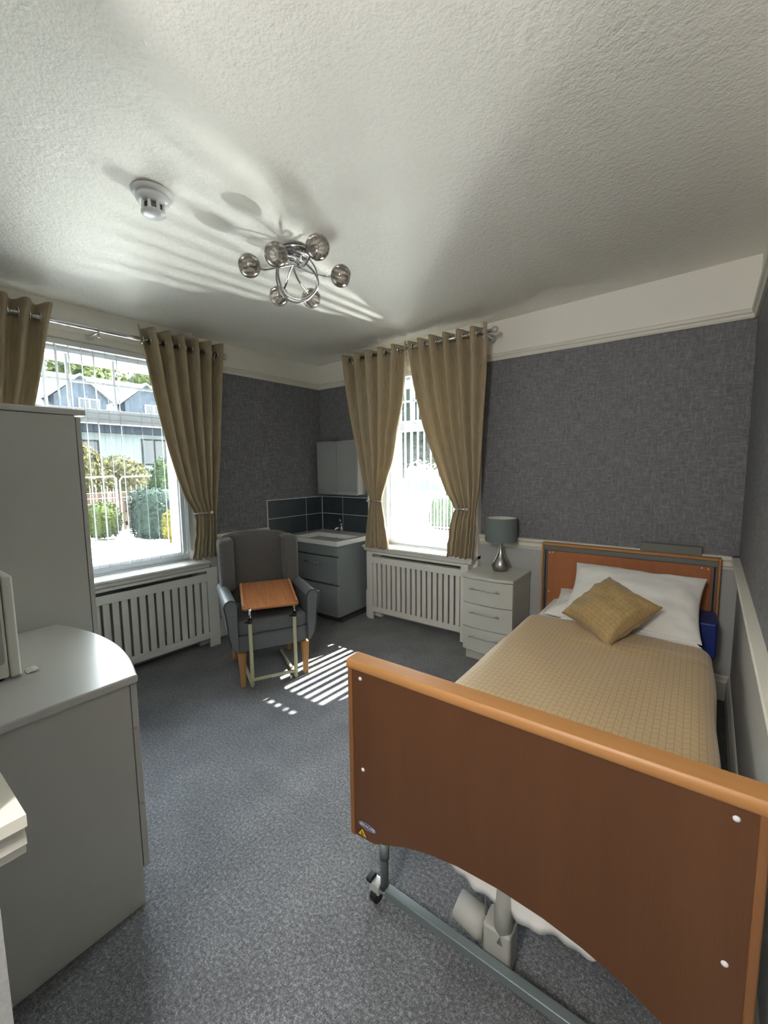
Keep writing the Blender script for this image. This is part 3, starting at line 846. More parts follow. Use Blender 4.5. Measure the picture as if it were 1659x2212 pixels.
# ------------------------------------------------------------------ bedside cabinet and lamp
bc = thing('bedside_cabinet', 'pale three-drawer bedside cabinet with a lamp on top beside the bed', 'bedside cabinet', (0,0,0))
bx0,bx1,by0,by1 = 1.802, 2.168, -.385, -.03
obj('carcass', MB().box(bx0,bx1,by0+.018,by1,.075,.612), BEDSIDE, bc, .002)
obj('plinth', MB().box(bx0+.012,bx1-.012,by0+.03,by1,0,.075), BEDSIDE, bc, .001)
bow = lambda x, d=.028: -d*(1-((x-(bx0+bx1)/2)/((bx1-bx0)/2))**2)
xs = [bx0-.008+(bx1-bx0+.016)*k/16 for k in range(17)]
pt = [(x, by0-.012+bow(min(max(x,bx0),bx1))) for x in xs] + [(bx1+.008,by1),(bx0-.008,by1)]
obj('cabinet_top', MB().prism(pt,'z',.612,.634), BEDSIDE, bc, .004)
for k,(z0,z1) in enumerate(((.430,.606),(.253,.425),(.078,.248))):
    xs = [bx0+(bx1-bx0)*i/12 for i in range(13)]
    p2 = [(x, by0+bow(x,.022)) for x in xs]+[(bx1,by0+.017),(bx0,by0+.017)]
    d = obj('drawer', MB().prism(p2,'z',z0,z1), BEDSIDE, bc, .0015)
    zc = z1-.062 if k == 0 else z1-.055; xc = (bx0+bx1)/2-.005
    mb = MB().cyl((xc-.11,by0-.042,zc),(xc+.11,by0-.042,zc),.0045,10).cyl((xc-.085,by0-.042,zc),(xc-.085,by0-.012,zc),.004,8).cyl((xc+.085,by0-.042,zc),(xc+.085,by0-.012,zc),.004,8)
    obj('handle', mb, DCHROME, d)
    if k == 0:
        obj('lock', MB().cyl((xc+.0,by0-.026,zc+.032),(xc,by0-.018,zc+.032),.009,18), DCHROME, d)
tl_ = thing('table_lamp', 'silver table lamp with grey drum shade on the bedside cabinet', 'lamp', (1.99,-.155,.634))
obj('lamp_base', MB().lathe([(.0001,0),(.046,0),(.052,.004),(.061,.022),(.064,.04),(.060,.062),(.048,.085),(.033,.108),(.022,.135),(.0155,.17),(.013,.21),(.0125,.245),(.0001,.245)],40), pbr('brushed_steel_lamp',(.36,.355,.34),.32,1), tl_)
sh = obj('lamp_shade', MB().lathe([(.108,.225),(.111,.39)],48).lathe([(.1135,.222),(.1135,.393)],48), SHADE, tl_)
obj('shade_lining', MB().lathe([(.109,.226),(.109,.391)],48), SHADEIN, sh)
obj('shade_ring', MB().tube([(.1115*math.cos(q),.1115*math.sin(q),.392) for q in [2*PI*k/48 for k in range(48)]],.0025,6,closed=True).tube([(.1115*math.cos(q),.1115*math.sin(q),.224) for q in [2*PI*k/48 for k in range(48)]],.0025,6,closed=True), SHADE, sh)
obj('bulb', MB().lathe([(.0001,.245),(.013,.25),(.014,.27),(.026,.30),(.028,.32),(.02,.34),(.0001,.348)],20), STWHITE, tl_)

# ------------------------------------------------------------------ bed
BO = (2.2835,-2.1757,0); BR = .006
BW, BL = .99, 2.0756
bed = thing('hospital_bed', 'beech profiling bed with arched end boards and metal base', 'bed', BO, BR)
def board_outline(zt, zb, w=BW, rc=.0):
    pts = [(0,zb),(0,zt),(w,zt),(w,zb)]
    arch = [(.09,zb+.006),(.131,zb+.026),(.211,zb+.064),(.294,zb+.089),(.381,zb+.104),(.495,zb+.110)]
    full = arch + [(w-a, z) for a, z in arch[-2::-1]]
    return pts[:4] + full[::-1]
FT, FB = .805, .207
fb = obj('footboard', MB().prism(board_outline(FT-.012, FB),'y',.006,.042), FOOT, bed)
SIDEE = wood_mat('beech_side_edge', (.20,.085,.032), (.26,.115,.045), .8, 2, .42, 5)
for xa in (-.003, BW-.014): obj('edge_banding', MB().box(xa,xa+.017,0,.052,FB,FT-.02), SIDEE, fb, .004, 3)
TR = [(.002,.776),(-.004,.784),(-.004,.798),(.003,.807),(.054,.809),(.060,.805),(.061,.778)]
obj('top_rail', MB().prism(TR,'x',-.004,BW+.004), FOOTE, fb, .0016, 2)
for ux, zz in ((.045,.751),(.050,.450),(BW-.045,.751),(BW-.045,.448)):
    M = Matrix.Translation((ux,.006,zz)) @ Matrix.Rotation(PI/2,4,'X')
    obj('screw_cap', MB().lathe([(.0001,.004),(.004,.0035),(.0062,.001),(.0062,-.002),(.0001,-.002)],14,M=M), STWHITE, fb)
# maker's oval and warning triangle stickers near the bottom left corner
So = obj('oval_sticker', MB().prism([(.064+.037*math.cos(q), .259+.0115*math.sin(q)) for q in [2*PI*k/40 for k in range(40)]],'y',.0052,.006), STBLUE, fb)
ringp = [(.064+.0345*math.cos(q),.0050,.259+.0095*math.sin(q)) for q in [2*PI*k/40 for k in range(40)]]
obj('sticker_ring', MB().tube(ringp,.0004,5,closed=True), STWHITE, So)
def text(name, body, size, loc, mat, parent, width=1.0, shear=0.0):
    c = bpy.data.curves.new(name,'FONT'); c.body = body; c.size = size; c.align_x = 'CENTER'; c.align_y = 'CENTER'; c.extrude = .0002; c.shear = shear; c.offset = .00025
    c.materials.append(mat)
    o = bpy.data.objects.new(name, c); COL.objects.link(o); o.parent = parent
    dg = bpy.context.evaluated_depsgraph_get(); me = bpy.data.meshes.new_from_object(o.evaluated_get(dg))
    bpy.data.objects.remove(o); o = bpy.data.objects.new(name, me); COL.objects.link(o); o.parent = parent
    o.location = loc; o.rotation_euler = (PI/2,0,0); o.scale = (width,1,1)
    return o
text('lettering','INVACARE',.0125,(.064,.0048,.259),STWHITE,So,.98,.2)
St = obj('warning_sticker', MB().prism([(.022,.216),(.066,.216),(.044,.246)],'y',.0050,.006), BLACK, fb)
obj('warning_face', MB().prism([(.0265,.2185),(.0615,.2185),(.044,.2425)],'y',.0046,.005), STYEL, St)
mb = MB().box(.0385,.0405,.0042,.0046,.2215,.232).box(.0425,.0445,.0042,.0046,.2215,.234).box(.0465,.0485,.0042,.0046,.2215,.230).box(.0385,.0485,.0042,.0046,.2205,.2225)
obj('warning_symbol', mb, BLACK, St)
# headboard
HV = BL
hb = obj('headboard', MB().prism(board_outline(.858,.26),'y',HV+.012,HV+.042), HEADP, bed)
mb = MB().box(-.002,.010,HV-.004,HV+.046,.26,.866).box(BW-.010,BW+.002,HV-.004,HV+.046,.26,.866).box(.010,BW-.010,HV-.004,HV+.046,.848,.866)
obj('edge_banding', mb, FOOTE, hb, .003, 3)
obj('grey_top_strip', MB().box(.012,BW-.012,HV+.002,HV+.011,.815,.846), GREYMET, hb, .001)
for s in (0,1):
    a0 = .013 if s == 0 else BW-.037
    mb = MB().box(a0,a0+.006,HV+.0,HV+.011,.27,.815).box(a0+.018,a0+.024,HV+.0,HV+.011,.27,.815)
    obj('rail_channel', mb, GREYMET, hb)
    obj('channel_slot', MB().box(a0+.008,a0+.016,HV+.0075,HV+.0105,.27,.812).box(a0+.010,a0+.014,HV+.004,HV+.008,.72,.745), BLACK, hb)
obj('inner_panel', MB().box(.040,BW-.042,HV+.003,HV+.012,.28,.812), HEADP, hb, .001)
for ux, zz in ((.052,.797),(.073,.802),(BW-.055,.797),(BW-.085,.800),(.052,.52)):
    M = Matrix.Translation((ux,HV+.003,zz)) @ Matrix.Rotation(PI/2,4,'X')
    obj('screw_cap', MB().lathe([(.0001,.004),(.003,.0035),(.005,.001),(.005,-.002),(.0001,-.002)],12,M=M), STWHITE, hb)
# metal legs, base tubes, castors
for vv in (.022, BL-.03):
    for ux in (.118, BW-.118):
        lg = obj('leg_post', MB().cyl((ux,vv,.055),(ux,vv,.345),.0135,18).cyl((ux,vv,.17),(ux,vv,.23 if vv<1 else .25),.0165,18), BEDMET, bed)
        obj('leg_collar', MB().lathe([(.018,-.006),(.021,0),(.018,.006)],20,c=(ux,vv,.062)), CHROME, lg)
        cs = obj('castor', MB().box(ux-.050,ux-.012,vv-.018,vv+.018,.035,.072), pbr('white_metal_castor',(.55,.57,.57),.35,.5), bed, .006)
        obj('castor_wheel', MB().cyl((ux-.042,vv,.026),(ux-.020,vv,.026),.026,24), BLACK, cs)
        obj('brake_pedal', MB().box(ux-.062,ux-.040,vv-.02,vv+.014,.066,.082), BLACK, cs, .004)
    obj('base_tube', MB().box(.128,BW-.128,vv-.014,vv+.014,.046,.074), BEDMET, bed, .003)
obj('side_tube', MB().box(.20,.23,.06,BL-.03,.30,.34).box(BW-.23,BW-.20,.06,BL-.03,.30,.34), BEDMET, bed, .003)
obj('mattress_platform', MB().box(.06,BW-.06,.06,BL-.01,.335,.365), GREYMET, bed, .003)
mo = obj('lift_motor', MB().prism(rrect(.435,.515,-.024,.05,.012),'z',.012,.135,M=Matrix.Translation((0,.075,0))), MOTOR, bed, .008, 3)
obj('motor_column', MB().tube([(.487,.075,.10),(.487,.082,.22),(.487,.092,.345)],.0255,20), MOTOR, mo)
obj('motor_housing', MB().tube([(.435,.085,.09),(.42,.085,.09),(.345,.085,.105)],[.034,.043,.037],20), MOTOR, mo)
obj('motor_cable', MB().tube([(.435,.08,.13),(.43,.09,.18),(.45,.10,.24),(.48,.10,.34)],.003,6), GREYMET, mo)

mt = thing('mattress', 'mattress in a white sheet under the gold duvet', 'mattress', BO, BR)
obj('mattress_core', MB().box(.09,.885,.075,BL-.01,.366,.490), LINEN, mt, .035, 5)
def hem(i, j):
    x = .24+.58*i
    zb_ = .205 + .10*abs(2*i-1)**5 + .010*math.sin(i*9) + .006*math.sin(i*23)
    z = .372 + (zb_-.372)*j
    return (x, .066-.008*math.sin(i*25)*j+.004*math.sin(i*60)*j, z)
obj('hanging_sheet', MB().grid(hem, 60, 8), LINEN, mt, solid=.003)

# duvet
dv = thing('duvet', 'gold duvet with a fine lattice pattern spread over the bed', 'duvet', BO, BR)
V0, V1 = .075, 1.44
def duv(i, j, off=0.0):
    # i across, j along; arc-length profile with rounded shoulders
    hemv = V1 + .06*(1-((i-.5)*2)**2)*0 + .05*math.cos((i-.42)*7)*(-1)
    hemv = 1.545 + .012*math.sin(i*8)
    v = V0 + (hemv-V0)*j
    total = 1.24; s = i*total
    l0, rr, topw = .15, .07, .80
    q = PI*rr/2
    x_l, x_r = .062, .958
    if s < l0: x, z = x_l, -(l0-s)-rr
    elif s < l0+q:
        t = (s-l0)/rr; x, z = x_l+rr*(1-math.cos(t)), -rr+rr*math.sin(t)
    elif s < l0+q+(x_r-x_l-2*rr): x, z = x_l+rr+(s-l0-q), 0
    elif s < l0+2*q+(x_r-x_l-2*rr):
        t = (s-l0-q-(x_r-x_l-2*rr))/rr; x, z = x_r-rr+rr*math.sin(t), -rr*(1-math.cos(t))
    else: x, z = x_r, -rr-(s-(l0+2*q+(x_r-x_l-2*rr)))
    top = max(0, min(1, (z+rr)/rr))
    zz = .512 + z + .014*math.sin(PI*min(1,max(0,(x-.06)/.9)))*top
    n = noise.noise(Vector((x*2.4, v*1.5, 3.1)))*.010 + noise.noise(Vector((x*6, v*4, 1.7)))*.0045
    w = 0
    d = v - (1.235+.22*(x-.5)**2 + .10*(x-.3))
    w += .010*math.exp(-(d/.022)**2)*math.exp(-((x-.62)/.32)**2)
    d = v - (1.12 - .35*(x-.15)); w += .007*math.exp(-(d/.03)**2)*math.exp(-((x-.25)/.14)**2)
    d = v - (.98 - .15*(x-.15)); w += .005*math.exp(-(d/.028)**2)*math.exp(-((x-.27)/.13)**2)
    d = v - (1.33 + .1*(x-.6)); w += .008*math.exp(-(d/.025)**2)*math.exp(-((x-.75)/.17)**2)
    edge = .012*math.exp(-((1-j)/.02)**2)
    zz += (n + w)*top - edge*.0
    if j > .985: zz -= .010
    xo = (noise.noise(Vector((v*3, zz*3, 9)))*.012)*(1-top)
    return (x+xo, v, zz)
LN = 1.36
obj('cover', MB().grid(duv, 130, 130, uvfn=lambda i,j: (i*1.24, j*LN)), DUVET, dv, solid=.012)

def pillow(M, hx, hy, th, seed, mat=LINEN, puff=.5, n=36, uvscale=None, ears=.06):
    mb = MB()
    f = lambda t: math.sin((t-.5)*PI)
    def P(i, j, s):
        a, b = f(i), f(j)
        e = max(0, (1-a*a))*max(0, (1-b*b))
        pin = 1 - ears*(1-abs(a)**2)*(abs(b)**3)*1.2; pin2 = 1 - ears*(1-abs(b)**2)*(abs(a)**3)*1.2
        z = s*th/2*(e**puff)
        z += .014*noise.noise(Vector((a*2.3+seed, b*2.3, s*2.0)))*min(1, e*6) + .008*noise.noise(Vector((a*5+seed, b*4, s*3.0)))*min(1,e*8) + .006*(1-abs(noise.noise(Vector((a*3-b*2+seed, b*3+a, s*1.5)))))**6*min(1,e*8)
        z += .012*noise.noise(Vector((a*1.5+seed*2, b*1.5, .5)))
        return (hx*a*pin2, hy*b*pin, z)
    uvf = (lambda i,j: (f(i)*hx, f(j)*hy)) 
    mb.grid(lambda i,j: P(i,j,1), n, n, uvfn=uvf); mb.grid(lambda i,j: P(i,j,-1), n, n, flip=True, uvfn=uvf)
    return mb.xf(M) if M else mb
def frame3(c, exv, eyv):
    ex = Vector(exv).normalized(); ey = Vector(eyv); ey = (ey-ex*ey.dot(ex)).normalized(); ez = ex.cross(ey); c = Vector(c)
    return Matrix(((ex.x,ey.x,ez.x,c.x),(ex.y,ey.y,ez.y,c.y),(ex.z,ey.z,ez.z,c.z),(0,0,0,1)))
p2 = tag(obj('pillow', pillow(None,.36,.225,.12,4.0), LINEN, loc=None), 'white pillow lying flat underneath the leaning pillow', 'pillow', 'white pillows at the head of the bed')
p2.matrix_world = frame3((2.785,-.365,.548),(1,0.03,0),(0,1,.10))
p1 = tag(obj('pillow', pillow(None,.335,.215,.15,1.3), LINEN), 'white pillow propped against the headboard behind the gold cushion', 'pillow', 'white pillows at the head of the bed')
p1.matrix_world = frame3((2.862,-.42,.648),(1,-.02,-.01),(0,.80,.60))
obj('pillowcase_edge', pillow(None,.338,.02,.016,2.0,n=16).xf(Matrix.Translation((0,-.212,.004))), LINEN, p1)
cu = thing('cushion', 'gold lattice-patterned cushion standing on one corner against the pillow', 'cushion', (0,0,0))
cb, ct = Vector((2.861,-.905,.532)), Vector((2.772,-.49,.80)); clf, crt = Vector((2.585,-.70,.590)), Vector((3.022,-.70,.705))
cc = (cb+ct)/2; e1 = (crt-clf).normalized()*.262; e2 = (ct-cb); e2 = (e2-e1.normalized()*e2.dot(e1.normalized())).normalized()*.262
sxv = (e1+e2); syv = (e2-e1)
cu.matrix_world = frame3(cc+Vector((-.024,-.0,-.020)), sxv, syv)
co = obj('cover', pillow(None,.168,.168,.175,6.0,puff=.38,ears=.09), CUSH, cu)
pp = []
for k in range(80):
    t = k/80*4; sgn = int(t); q = t-sgn
    f = math.sin((q-.5)*PI)
    a, b = [(f,-1),(1,f),(-f,1),(-1,-f)][sgn]
    pin = 1-.09*(1-a*a)*abs(b)**3*1.2; pin2 = 1-.09*(1-b*b)*abs(a)**3*1.2
    pp.append((.168*a*pin2,.168*b*pin,.012*noise.noise(Vector((a*1.5+12,b*1.5,.5)))))
obj('piped_edge', MB().tube(pp,.004,8,closed=True), pbr('gold_piping',(.30,.20,.09),.6), cu)
obj('care_label', MB().box(-.156,-.146,-.185,-.16,-.001,.001), PAPER, cu)

bf = obj('foam_bolster', MB().box(.898,.985,BL-.26,BL-.015,.366,.560), BLUE, bevel=.014, seg=3)
bf.location = BO; bf.rotation_euler = (0,0,BR)
tag(bf, 'blue vinyl foam bolster wedged at the head end by the wall', 'bolster')
tag(obj('wall_bumper', MB().box(2.86,3.172,-.05,-.002,.85,.915), pbr('sage_grey_board',(.17,.18,.16),.6), bevel=.003), 'grey board standing on the rail behind the headboard', 'board')

# ------------------------------------------------------------------ wardrobe, chest, microwave
wr = thing('wardrobe', 'tall grey-white wardrobe at the left beside the window', 'wardrobe', (0,0,0))
wx0, wx1, wyf, wyb = .30, 1.03, -2.437, -2.97
obj('carcass', MB().box(wx0,wx1,wyb,wyf-.018,.0,1.632), LAM, wr, .002)
obj('wardrobe_top', MB().box(wx0-.012,wx1+.006,wyb,wyf+.022,1.634,1.658), LAM, wr, .003)
wm = (wx0+wx1)/2
for a,b,hx_ in ((wx0,wm-.002,wm-.035),(wm+.002,wx1,wm+.035)):
    d = obj('door', MB().box(a,b,wyf-.015,wyf+.003,.08,1.628), LAM, wr, .0015)
    obj('handle', MB().tube([(hx_,wyf+.003,.8),(hx_,wyf+.03,.8),(hx_,wyf+.03,1.0),(hx_,wyf+.003,1.0)],.005,8), DCHROME, d)
obj('base_plinth', MB().box(wx0+.01,wx1-.01,wyf-.06,wyf-.045,0,.078), LAM, wr)

ch = thing('chest_of_drawers', 'grey-white bow-fronted chest of drawers with a glossy top near the camera', 'chest of drawers', (0,0,0))
hx0,hx1,hyf,hyb = 1.045,1.768,-2.605,-2.985
obj('carcass', MB().box(hx0,hx1,hyb,hyf,.0,.748), LAM, ch, .002)
hm, hw = (hx0+hx1)/2, (hx1-hx0)/2
bw_ = lambda x,d: d*(1-((x-hm)/hw)**2)
xs = [hx0-.008+(hx1-hx0+.018)*k/24 for k in range(25)]
pt = [(hx0-.008,hyb),(hx1+.010,hyb)] + [(x, hyf+.022+bw_(min(max(x,hx0),hx1),.062)) for x in xs[::-1]]
obj('chest_top', MB().prism(pt,'z',.748,.774), LAMTOP, ch, .006, 3)
for z0,z1 in ((.602,.744),(.346,.598),(.125,.342)):
    xs = [hx0+(hx1-hx0)*k/18 for k in range(19)]
    p2_ = [(hx0,hyf+.002),(hx1,hyf+.002)] + [(x,hyf+.020+bw_(x,.05)) for x in xs[::-1]]
    d = obj('drawer', MB().prism(p2_,'z',z0,z1), LAM, ch, .0015)
    zc = (z0+z1)/2
    obj('handle', MB().tube([(hm-.1,hyf+.06,zc),(hm-.1,hyf+.098,zc),(hm+.1,hyf+.098,zc),(hm+.1,hyf+.06,zc)],.005,8), DCHROME, d)

mw = thing('microwave', 'white microwave standing on the chest of drawers', 'microwave', (0,0,0))
qx, qf, qb = 1.505, -2.80, -2.995
def mwb(x): return x
mb = MB().box(1.11,qx,qb,qf-.028,.786,1.088)
obj('casing', mb, MICRO, mw, .006, 3)
obj('door', MB().box(1.112,qx+.001,qf-.026,qf,.782,1.094), MICRO, mw, .006, 3)
sp_ = obj('side_panel', MB().prism(rrect(qb+.01,qf-.036,.83,1.045,.01),'x',qx-.002,qx+.0015), MICROD, mw)
for k,(yy,zz) in enumerate(((-2.868,.912),(-2.866,.892),(-2.868,.875))):
    obj('vent_hole', MB().cyl((qx,yy,zz),(qx+.0025,yy,zz),.005,14), BLACK, mw)
obj('vent_slot', MB().box(qx,qx+.0025,-2.858,-2.850,.848,.862), BLACK, mw)
obj('foot', MB().cyl((qx-.03,qf-.05,.774),(qx-.03,qf-.05,.788),.012,14).cyl((1.14,qf-.05,.774),(1.14,qf-.05,.788),.012,14), BLACK, mw)
def crump(i, j):
    a = (i-.5)*.05; b = (j-.5)*.035
    return (1.485+b*.8, -2.772+a*.6, .777+.016*abs(noise.noise(Vector((i*5,j*5,2))))+.012*(1-abs(2*i-1))*(1-abs(2*j-1)))
tag(obj('paper_tissue', MB().grid(crump,14,12), PAPER, solid=.001), 'crumpled white tissue on the chest beside the microwave', 'tissue')

# ------------------------------------------------------------------ outdoors
GRASS = leaf_mat('lawn', (.02,.04,.008), (.05,.08,.02), 0)
PAVE = pbr('sunlit_concrete', (.78,.76,.71), .8, bump=(20,.2))
GZ = -.40
struct(obj('ground', MB().box(-60,30,-40,60,GZ-.3,GZ-.02), GRASS))
struct(obj('path_left', MB().prism([(-.45,-6),(-.45,3.2),(-5.8,1.62),(-10.6,1.05),(-10.6,-6)],'z',GZ-.02,GZ), pbr('pale_driveway',(.42,.41,.38),.8,spec=.1,bump=(20,.2))), )
struct(obj('path_back', MB().prism([(-12,.4),(12,.4),(12,7.5),(-3.0,7.5),(-6,14),(-9,14),(-5.6,7.5),(-12,7.5)],'z',GZ-.02,GZ+.004), PAVE))
def bush(name, c, rad, nleaf, size, mat, label, cat, group=None, seed=1, lumps=7, square=2.0, trunk=None):
    rnd = random.Random(seed)
    root = thing(name, label, cat, (c[0],c[1],GZ), 0, group)
    cx, cy, cz = 0, 0, c[2]-GZ
    mb = MB()
    lum = [(Vector((rnd.gauss(0,1),rnd.gauss(0,1),rnd.gauss(0,.8))).normalized(), rnd.uniform(.75,1.15)) for _ in range(lumps)]
    for _ in range(nleaf):
        d = Vector((rnd.gauss(0,1),rnd.gauss(0,1),rnd.gauss(0,1))).normalized()
        k = (abs(d.x)**square+abs(d.y)**square+abs(d.z)**square)**(-1/square)
        s = .82+.18*max((d.dot(l)**6 if d.dot(l) > 0 else 0)*w for l, w in lum)/1.0
        rr = k*s*rnd.uniform(.80,1.06)
        p = Vector((cx+d.x*rad[0]*rr, cy+d.y*rad[1]*rr, cz+d.z*rad[2]*rr))
        a = Vector((rnd.gauss(0,1),rnd.gauss(0,1),rnd.gauss(0,1))).normalized(); b = a.cross(d+Vector((.01,.02,.03))).normalized()
        l = size*rnd.uniform(.6,1.3)
        mb.add([p-a*l, p+b*l*.5, p+a*l, p-b*l*.5], [(0,1,2,3)])
    obj('foliage', mb, mat, root)
    mb = MB()
    def core(i, j):
        th = PI*j; ph_ = 2*PI*i
        d = Vector((math.sin(th)*math.cos(ph_), math.sin(th)*math.sin(ph_), math.cos(th)))
        k = (abs(d.x)**square+abs(d.y)**square+abs(d.z)**square)**(-1/square)*.84
        return (cx+d.x*rad[0]*k, cy+d.y*rad[1]*k, cz+d.z*rad[2]*k)
    obj('inner_mass', mb.grid(core, 24, 14), mat, root)
    if trunk: obj('trunk', MB().cyl((0,0,-.05),(0,0,cz-rad[2]*.5),trunk,10), pbr('bark',(.08,.06,.045),.9), root)
    return root
L_OLIVE = leaf_mat('olive_leaves', (0.0139,0.0221,0.0030), (0.0496,0.0646,0.0112))
L_TEAL = leaf_mat('dark_blue_green_leaves', (0.0054,0.0123,0.0084), (0.0165,0.0309,0.0195), .15)
L_YEL = leaf_mat('yellow_leaves', (0.0480,0.0450,0.0024), (0.1360,0.1162,0.0060))
L_TAN = leaf_mat('dry_mixed_leaves', (0.0255,0.0217,0.0088), (0.0780,0.0744,0.0250))
L_GREEN = leaf_mat('fresh_leaves', (0.0090,0.0210,0.0035), (0.0330,0.0595,0.0125))
L_DEEP = leaf_mat('shaded_tree_leaves', (0.0042,0.0098,0.0063), (0.0158,0.0297,0.0175), .2)
bush('hedge', (-8.6,2.35,.22), (.75,.72,.80), 5200, .055, L_TEAL, 'round dark green hedge beyond the driveway', 'hedge', None, 2, 9, 3.0)
bush('shrub', (-9.3,1.18,.10), (.6,.50,.52), 2600, .055, L_OLIVE, 'low olive green shrub left of the round dark hedge', 'shrub', None, 3)
bush('shrub', (-7.4,2.06,.02), (.26,.2,.44), 1500, .05, L_YEL, 'small yellow shrub below the curtain edge', 'shrub', None, 4)
bush('small_tree', (-9.85,3.12,.72), (.42,.45,1.05), 2200, .06, L_GREEN, 'fresh green young tree behind the yellow shrub', 'tree', None, 5)
bush('bramble_hedge', (-11.2,1.25,1.05), (.6,.95,1.42), 4200, .075, L_TAN, 'straggly dry hedge growing over the wooden fence', 'hedge', None, 6, 12)
bush('bramble_hedge', (-12.3,3.0,.95), (.6,.95,1.02), 3200, .075, L_TAN, 'lower straggly hedge in front of the white house wall', 'hedge', None, 7, 12)
# wooden fence and white metal gate
wf = thing('wooden_fence', 'weathered wooden fence under the straggly hedge', 'fence', (-10.5,1.9,GZ))
mb = MB()
for k in range(22): mb.box(-.02,.0,-1.7+k*.15,-1.7+k*.15+.135,0,1.15+.03*math.sin(k*3))
obj('boards', mb, pbr('weathered_wood',(.075,.045,.028),.85,spec=.1,var=(6,.4)), wf)
mb = MB()
for k in range(3): mb.box(.0,.08,-1.7+k*1.6,-1.6+k*1.6,0,1.2)
obj('fence_post', mb, pbr('grey_wood',(.12,.10,.08),.9), wf)
for lab, ya, yb in (('white metal gate leaf nearer the wardrobe','-',0),('white metal gate leaf nearer the curtain','+',1)):
    gt = thing('metal_gate', lab, 'gate', (-9.9, .75+yb*1.16, GZ), 0, 'white driveway gates')
    mb = MB().tube([(0,.03,.05),(0,.03,1.52),(0,.10,1.62),(0,1.04,1.64),(0,1.1,1.58),(0,1.1,.05)], .018, 8).cyl((0,.03,.12),(0,1.1,.12),.014,8)
    obj('gate_frame', mb, UPVC, gt)
    mb = MB()
    for k in range(7): mb.cyl((0,.17+k*.14,.12),(0,.17+k*.14,1.3+.12*math.sin(PI*k/6)),.007,6)
    for z in (.9,1.05,1.2): mb.cyl((0,.03,z),(0,1.1,z),.006,6)
    obj('gate_bars', mb, UPVC, gt)
# white house with slate roof and dormers
HX = -16
RENDER = pbr('darkened_house_render',(.14,.16,.18),.8,spec=.1); SLATE = pbr('slate_roof',(.15,.155,.165),.7,spec=.15,var=(3,.2)); DORM = pbr('dormer_slate',(.05,.062,.08),.7,spec=.1,var=(10,.25))  # white walls darkened in the colour to keep them from burning out
FRAMEB = pbr('brown_black_frame',(.012,.010,.010),.6,spec=.1); HGL = pbr('house_window_glass',(.03,.038,.045),.1)
ho = thing('house', 'white rendered house with slate roof and dormer windows across the road', 'house', (HX,4,GZ))
obj('wall', MB().box(-7,0,-9,14,0,3.35), RENDER, ho)
obj('fascia', MB().box(-.05,.32,-9.2,14.2,3.30,3.62), pbr('dark_fascia',(.012,.016,.024),.6,spec=.1), ho)
obj('gutter', MB().box(.25,.40,-9.2,14.2,3.60,3.72), UPVC, ho)
mb = MB().prism([(.42,3.66),(-3.4,6.05),(-7.4,3.66)],'y',-9.3,14.3)
obj('roof', mb, SLATE, ho)
def dormer(yc, w, zb, zt, x=-.35):
    # gabled dormer, front facing the road
    f = MB().prism([(yc-w/2,zb),(yc+w/2,zb),(yc+w/2,zb+.72),(yc,zt),(yc-w/2,zb+.72)],'x',x-2.6,x)
    d = obj('dormer', f, DORM, ho)
    mb = MB()
    for s in (-1,1):
        mb.hexa([(x+.12,yc,zt+.02),(x+.12,yc+s*(w/2+.22),zb+.60),(x-2.8,yc+s*(w/2+.22),zb+.60),(x-2.8,yc,zt+.02),(x+.12,yc,zt+.11),(x+.12,yc+s*(w/2+.22),zb+.69),(x-2.8,yc+s*(w/2+.22),zb+.69),(x-2.8,yc,zt+.11)])
    obj('dormer_roof', mb, SLATE, d)
    obj('dormer_window', MB().box(x,x+.05,yc-.10,yc+.62,zb+.10,zb+.68).box(x,x+.06,yc+.24,yc+.28,zb+.1,zb+.68), UPVC, d)
    obj('dormer_pane', MB().box(x+.045,x+.065,yc-.06,yc+.23,zb+.14,zb+.64).box(x+.045,x+.065,yc+.29,yc+.58,zb+.14,zb+.64), HGL, d)
dormer(3.30-4, 1.75, 3.95, 5.45)
dormer(5.75-4, 1.75, 3.95, 5.45)
dormer(8.20-4, 1.75, 3.95, 5.45)
w1 = obj('house_window', MB().box(0,.05,1.25,2.28,2.02,3.12), FRAMEB, ho)
obj('house_pane', MB().box(.045,.06,1.31,1.72,2.08,3.06).box(.045,.06,1.80,2.22,2.08,3.06), HGL, w1)
w1 = obj('house_window', MB().box(0,.05,-1.3,-.35,1.9,3.0), FRAMEB, ho)
obj('house_pane', MB().box(.045,.06,-1.24,-.42,1.96,2.94), HGL, w1)
for k,(y,z,sz) in enumerate(((-1.5,5.2,2.4),(2.2,5.5,2.6),(6.2,5.4,2.6),(10.5,5.6,2.8))):
    bush('large_tree', (-25,y,z), (2.6,sz,2.4), 2600, .22, L_OLIVE, ['yellow-green tree above the ridge near the wardrobe','yellow-green tree above the first dormer roof','yellow-green tree above the second dormer roof','yellow-green tree above the roof behind the curtain'][k], 'tree', 'trees rising behind the house roof', 20+k, 9, 2.0, .25)
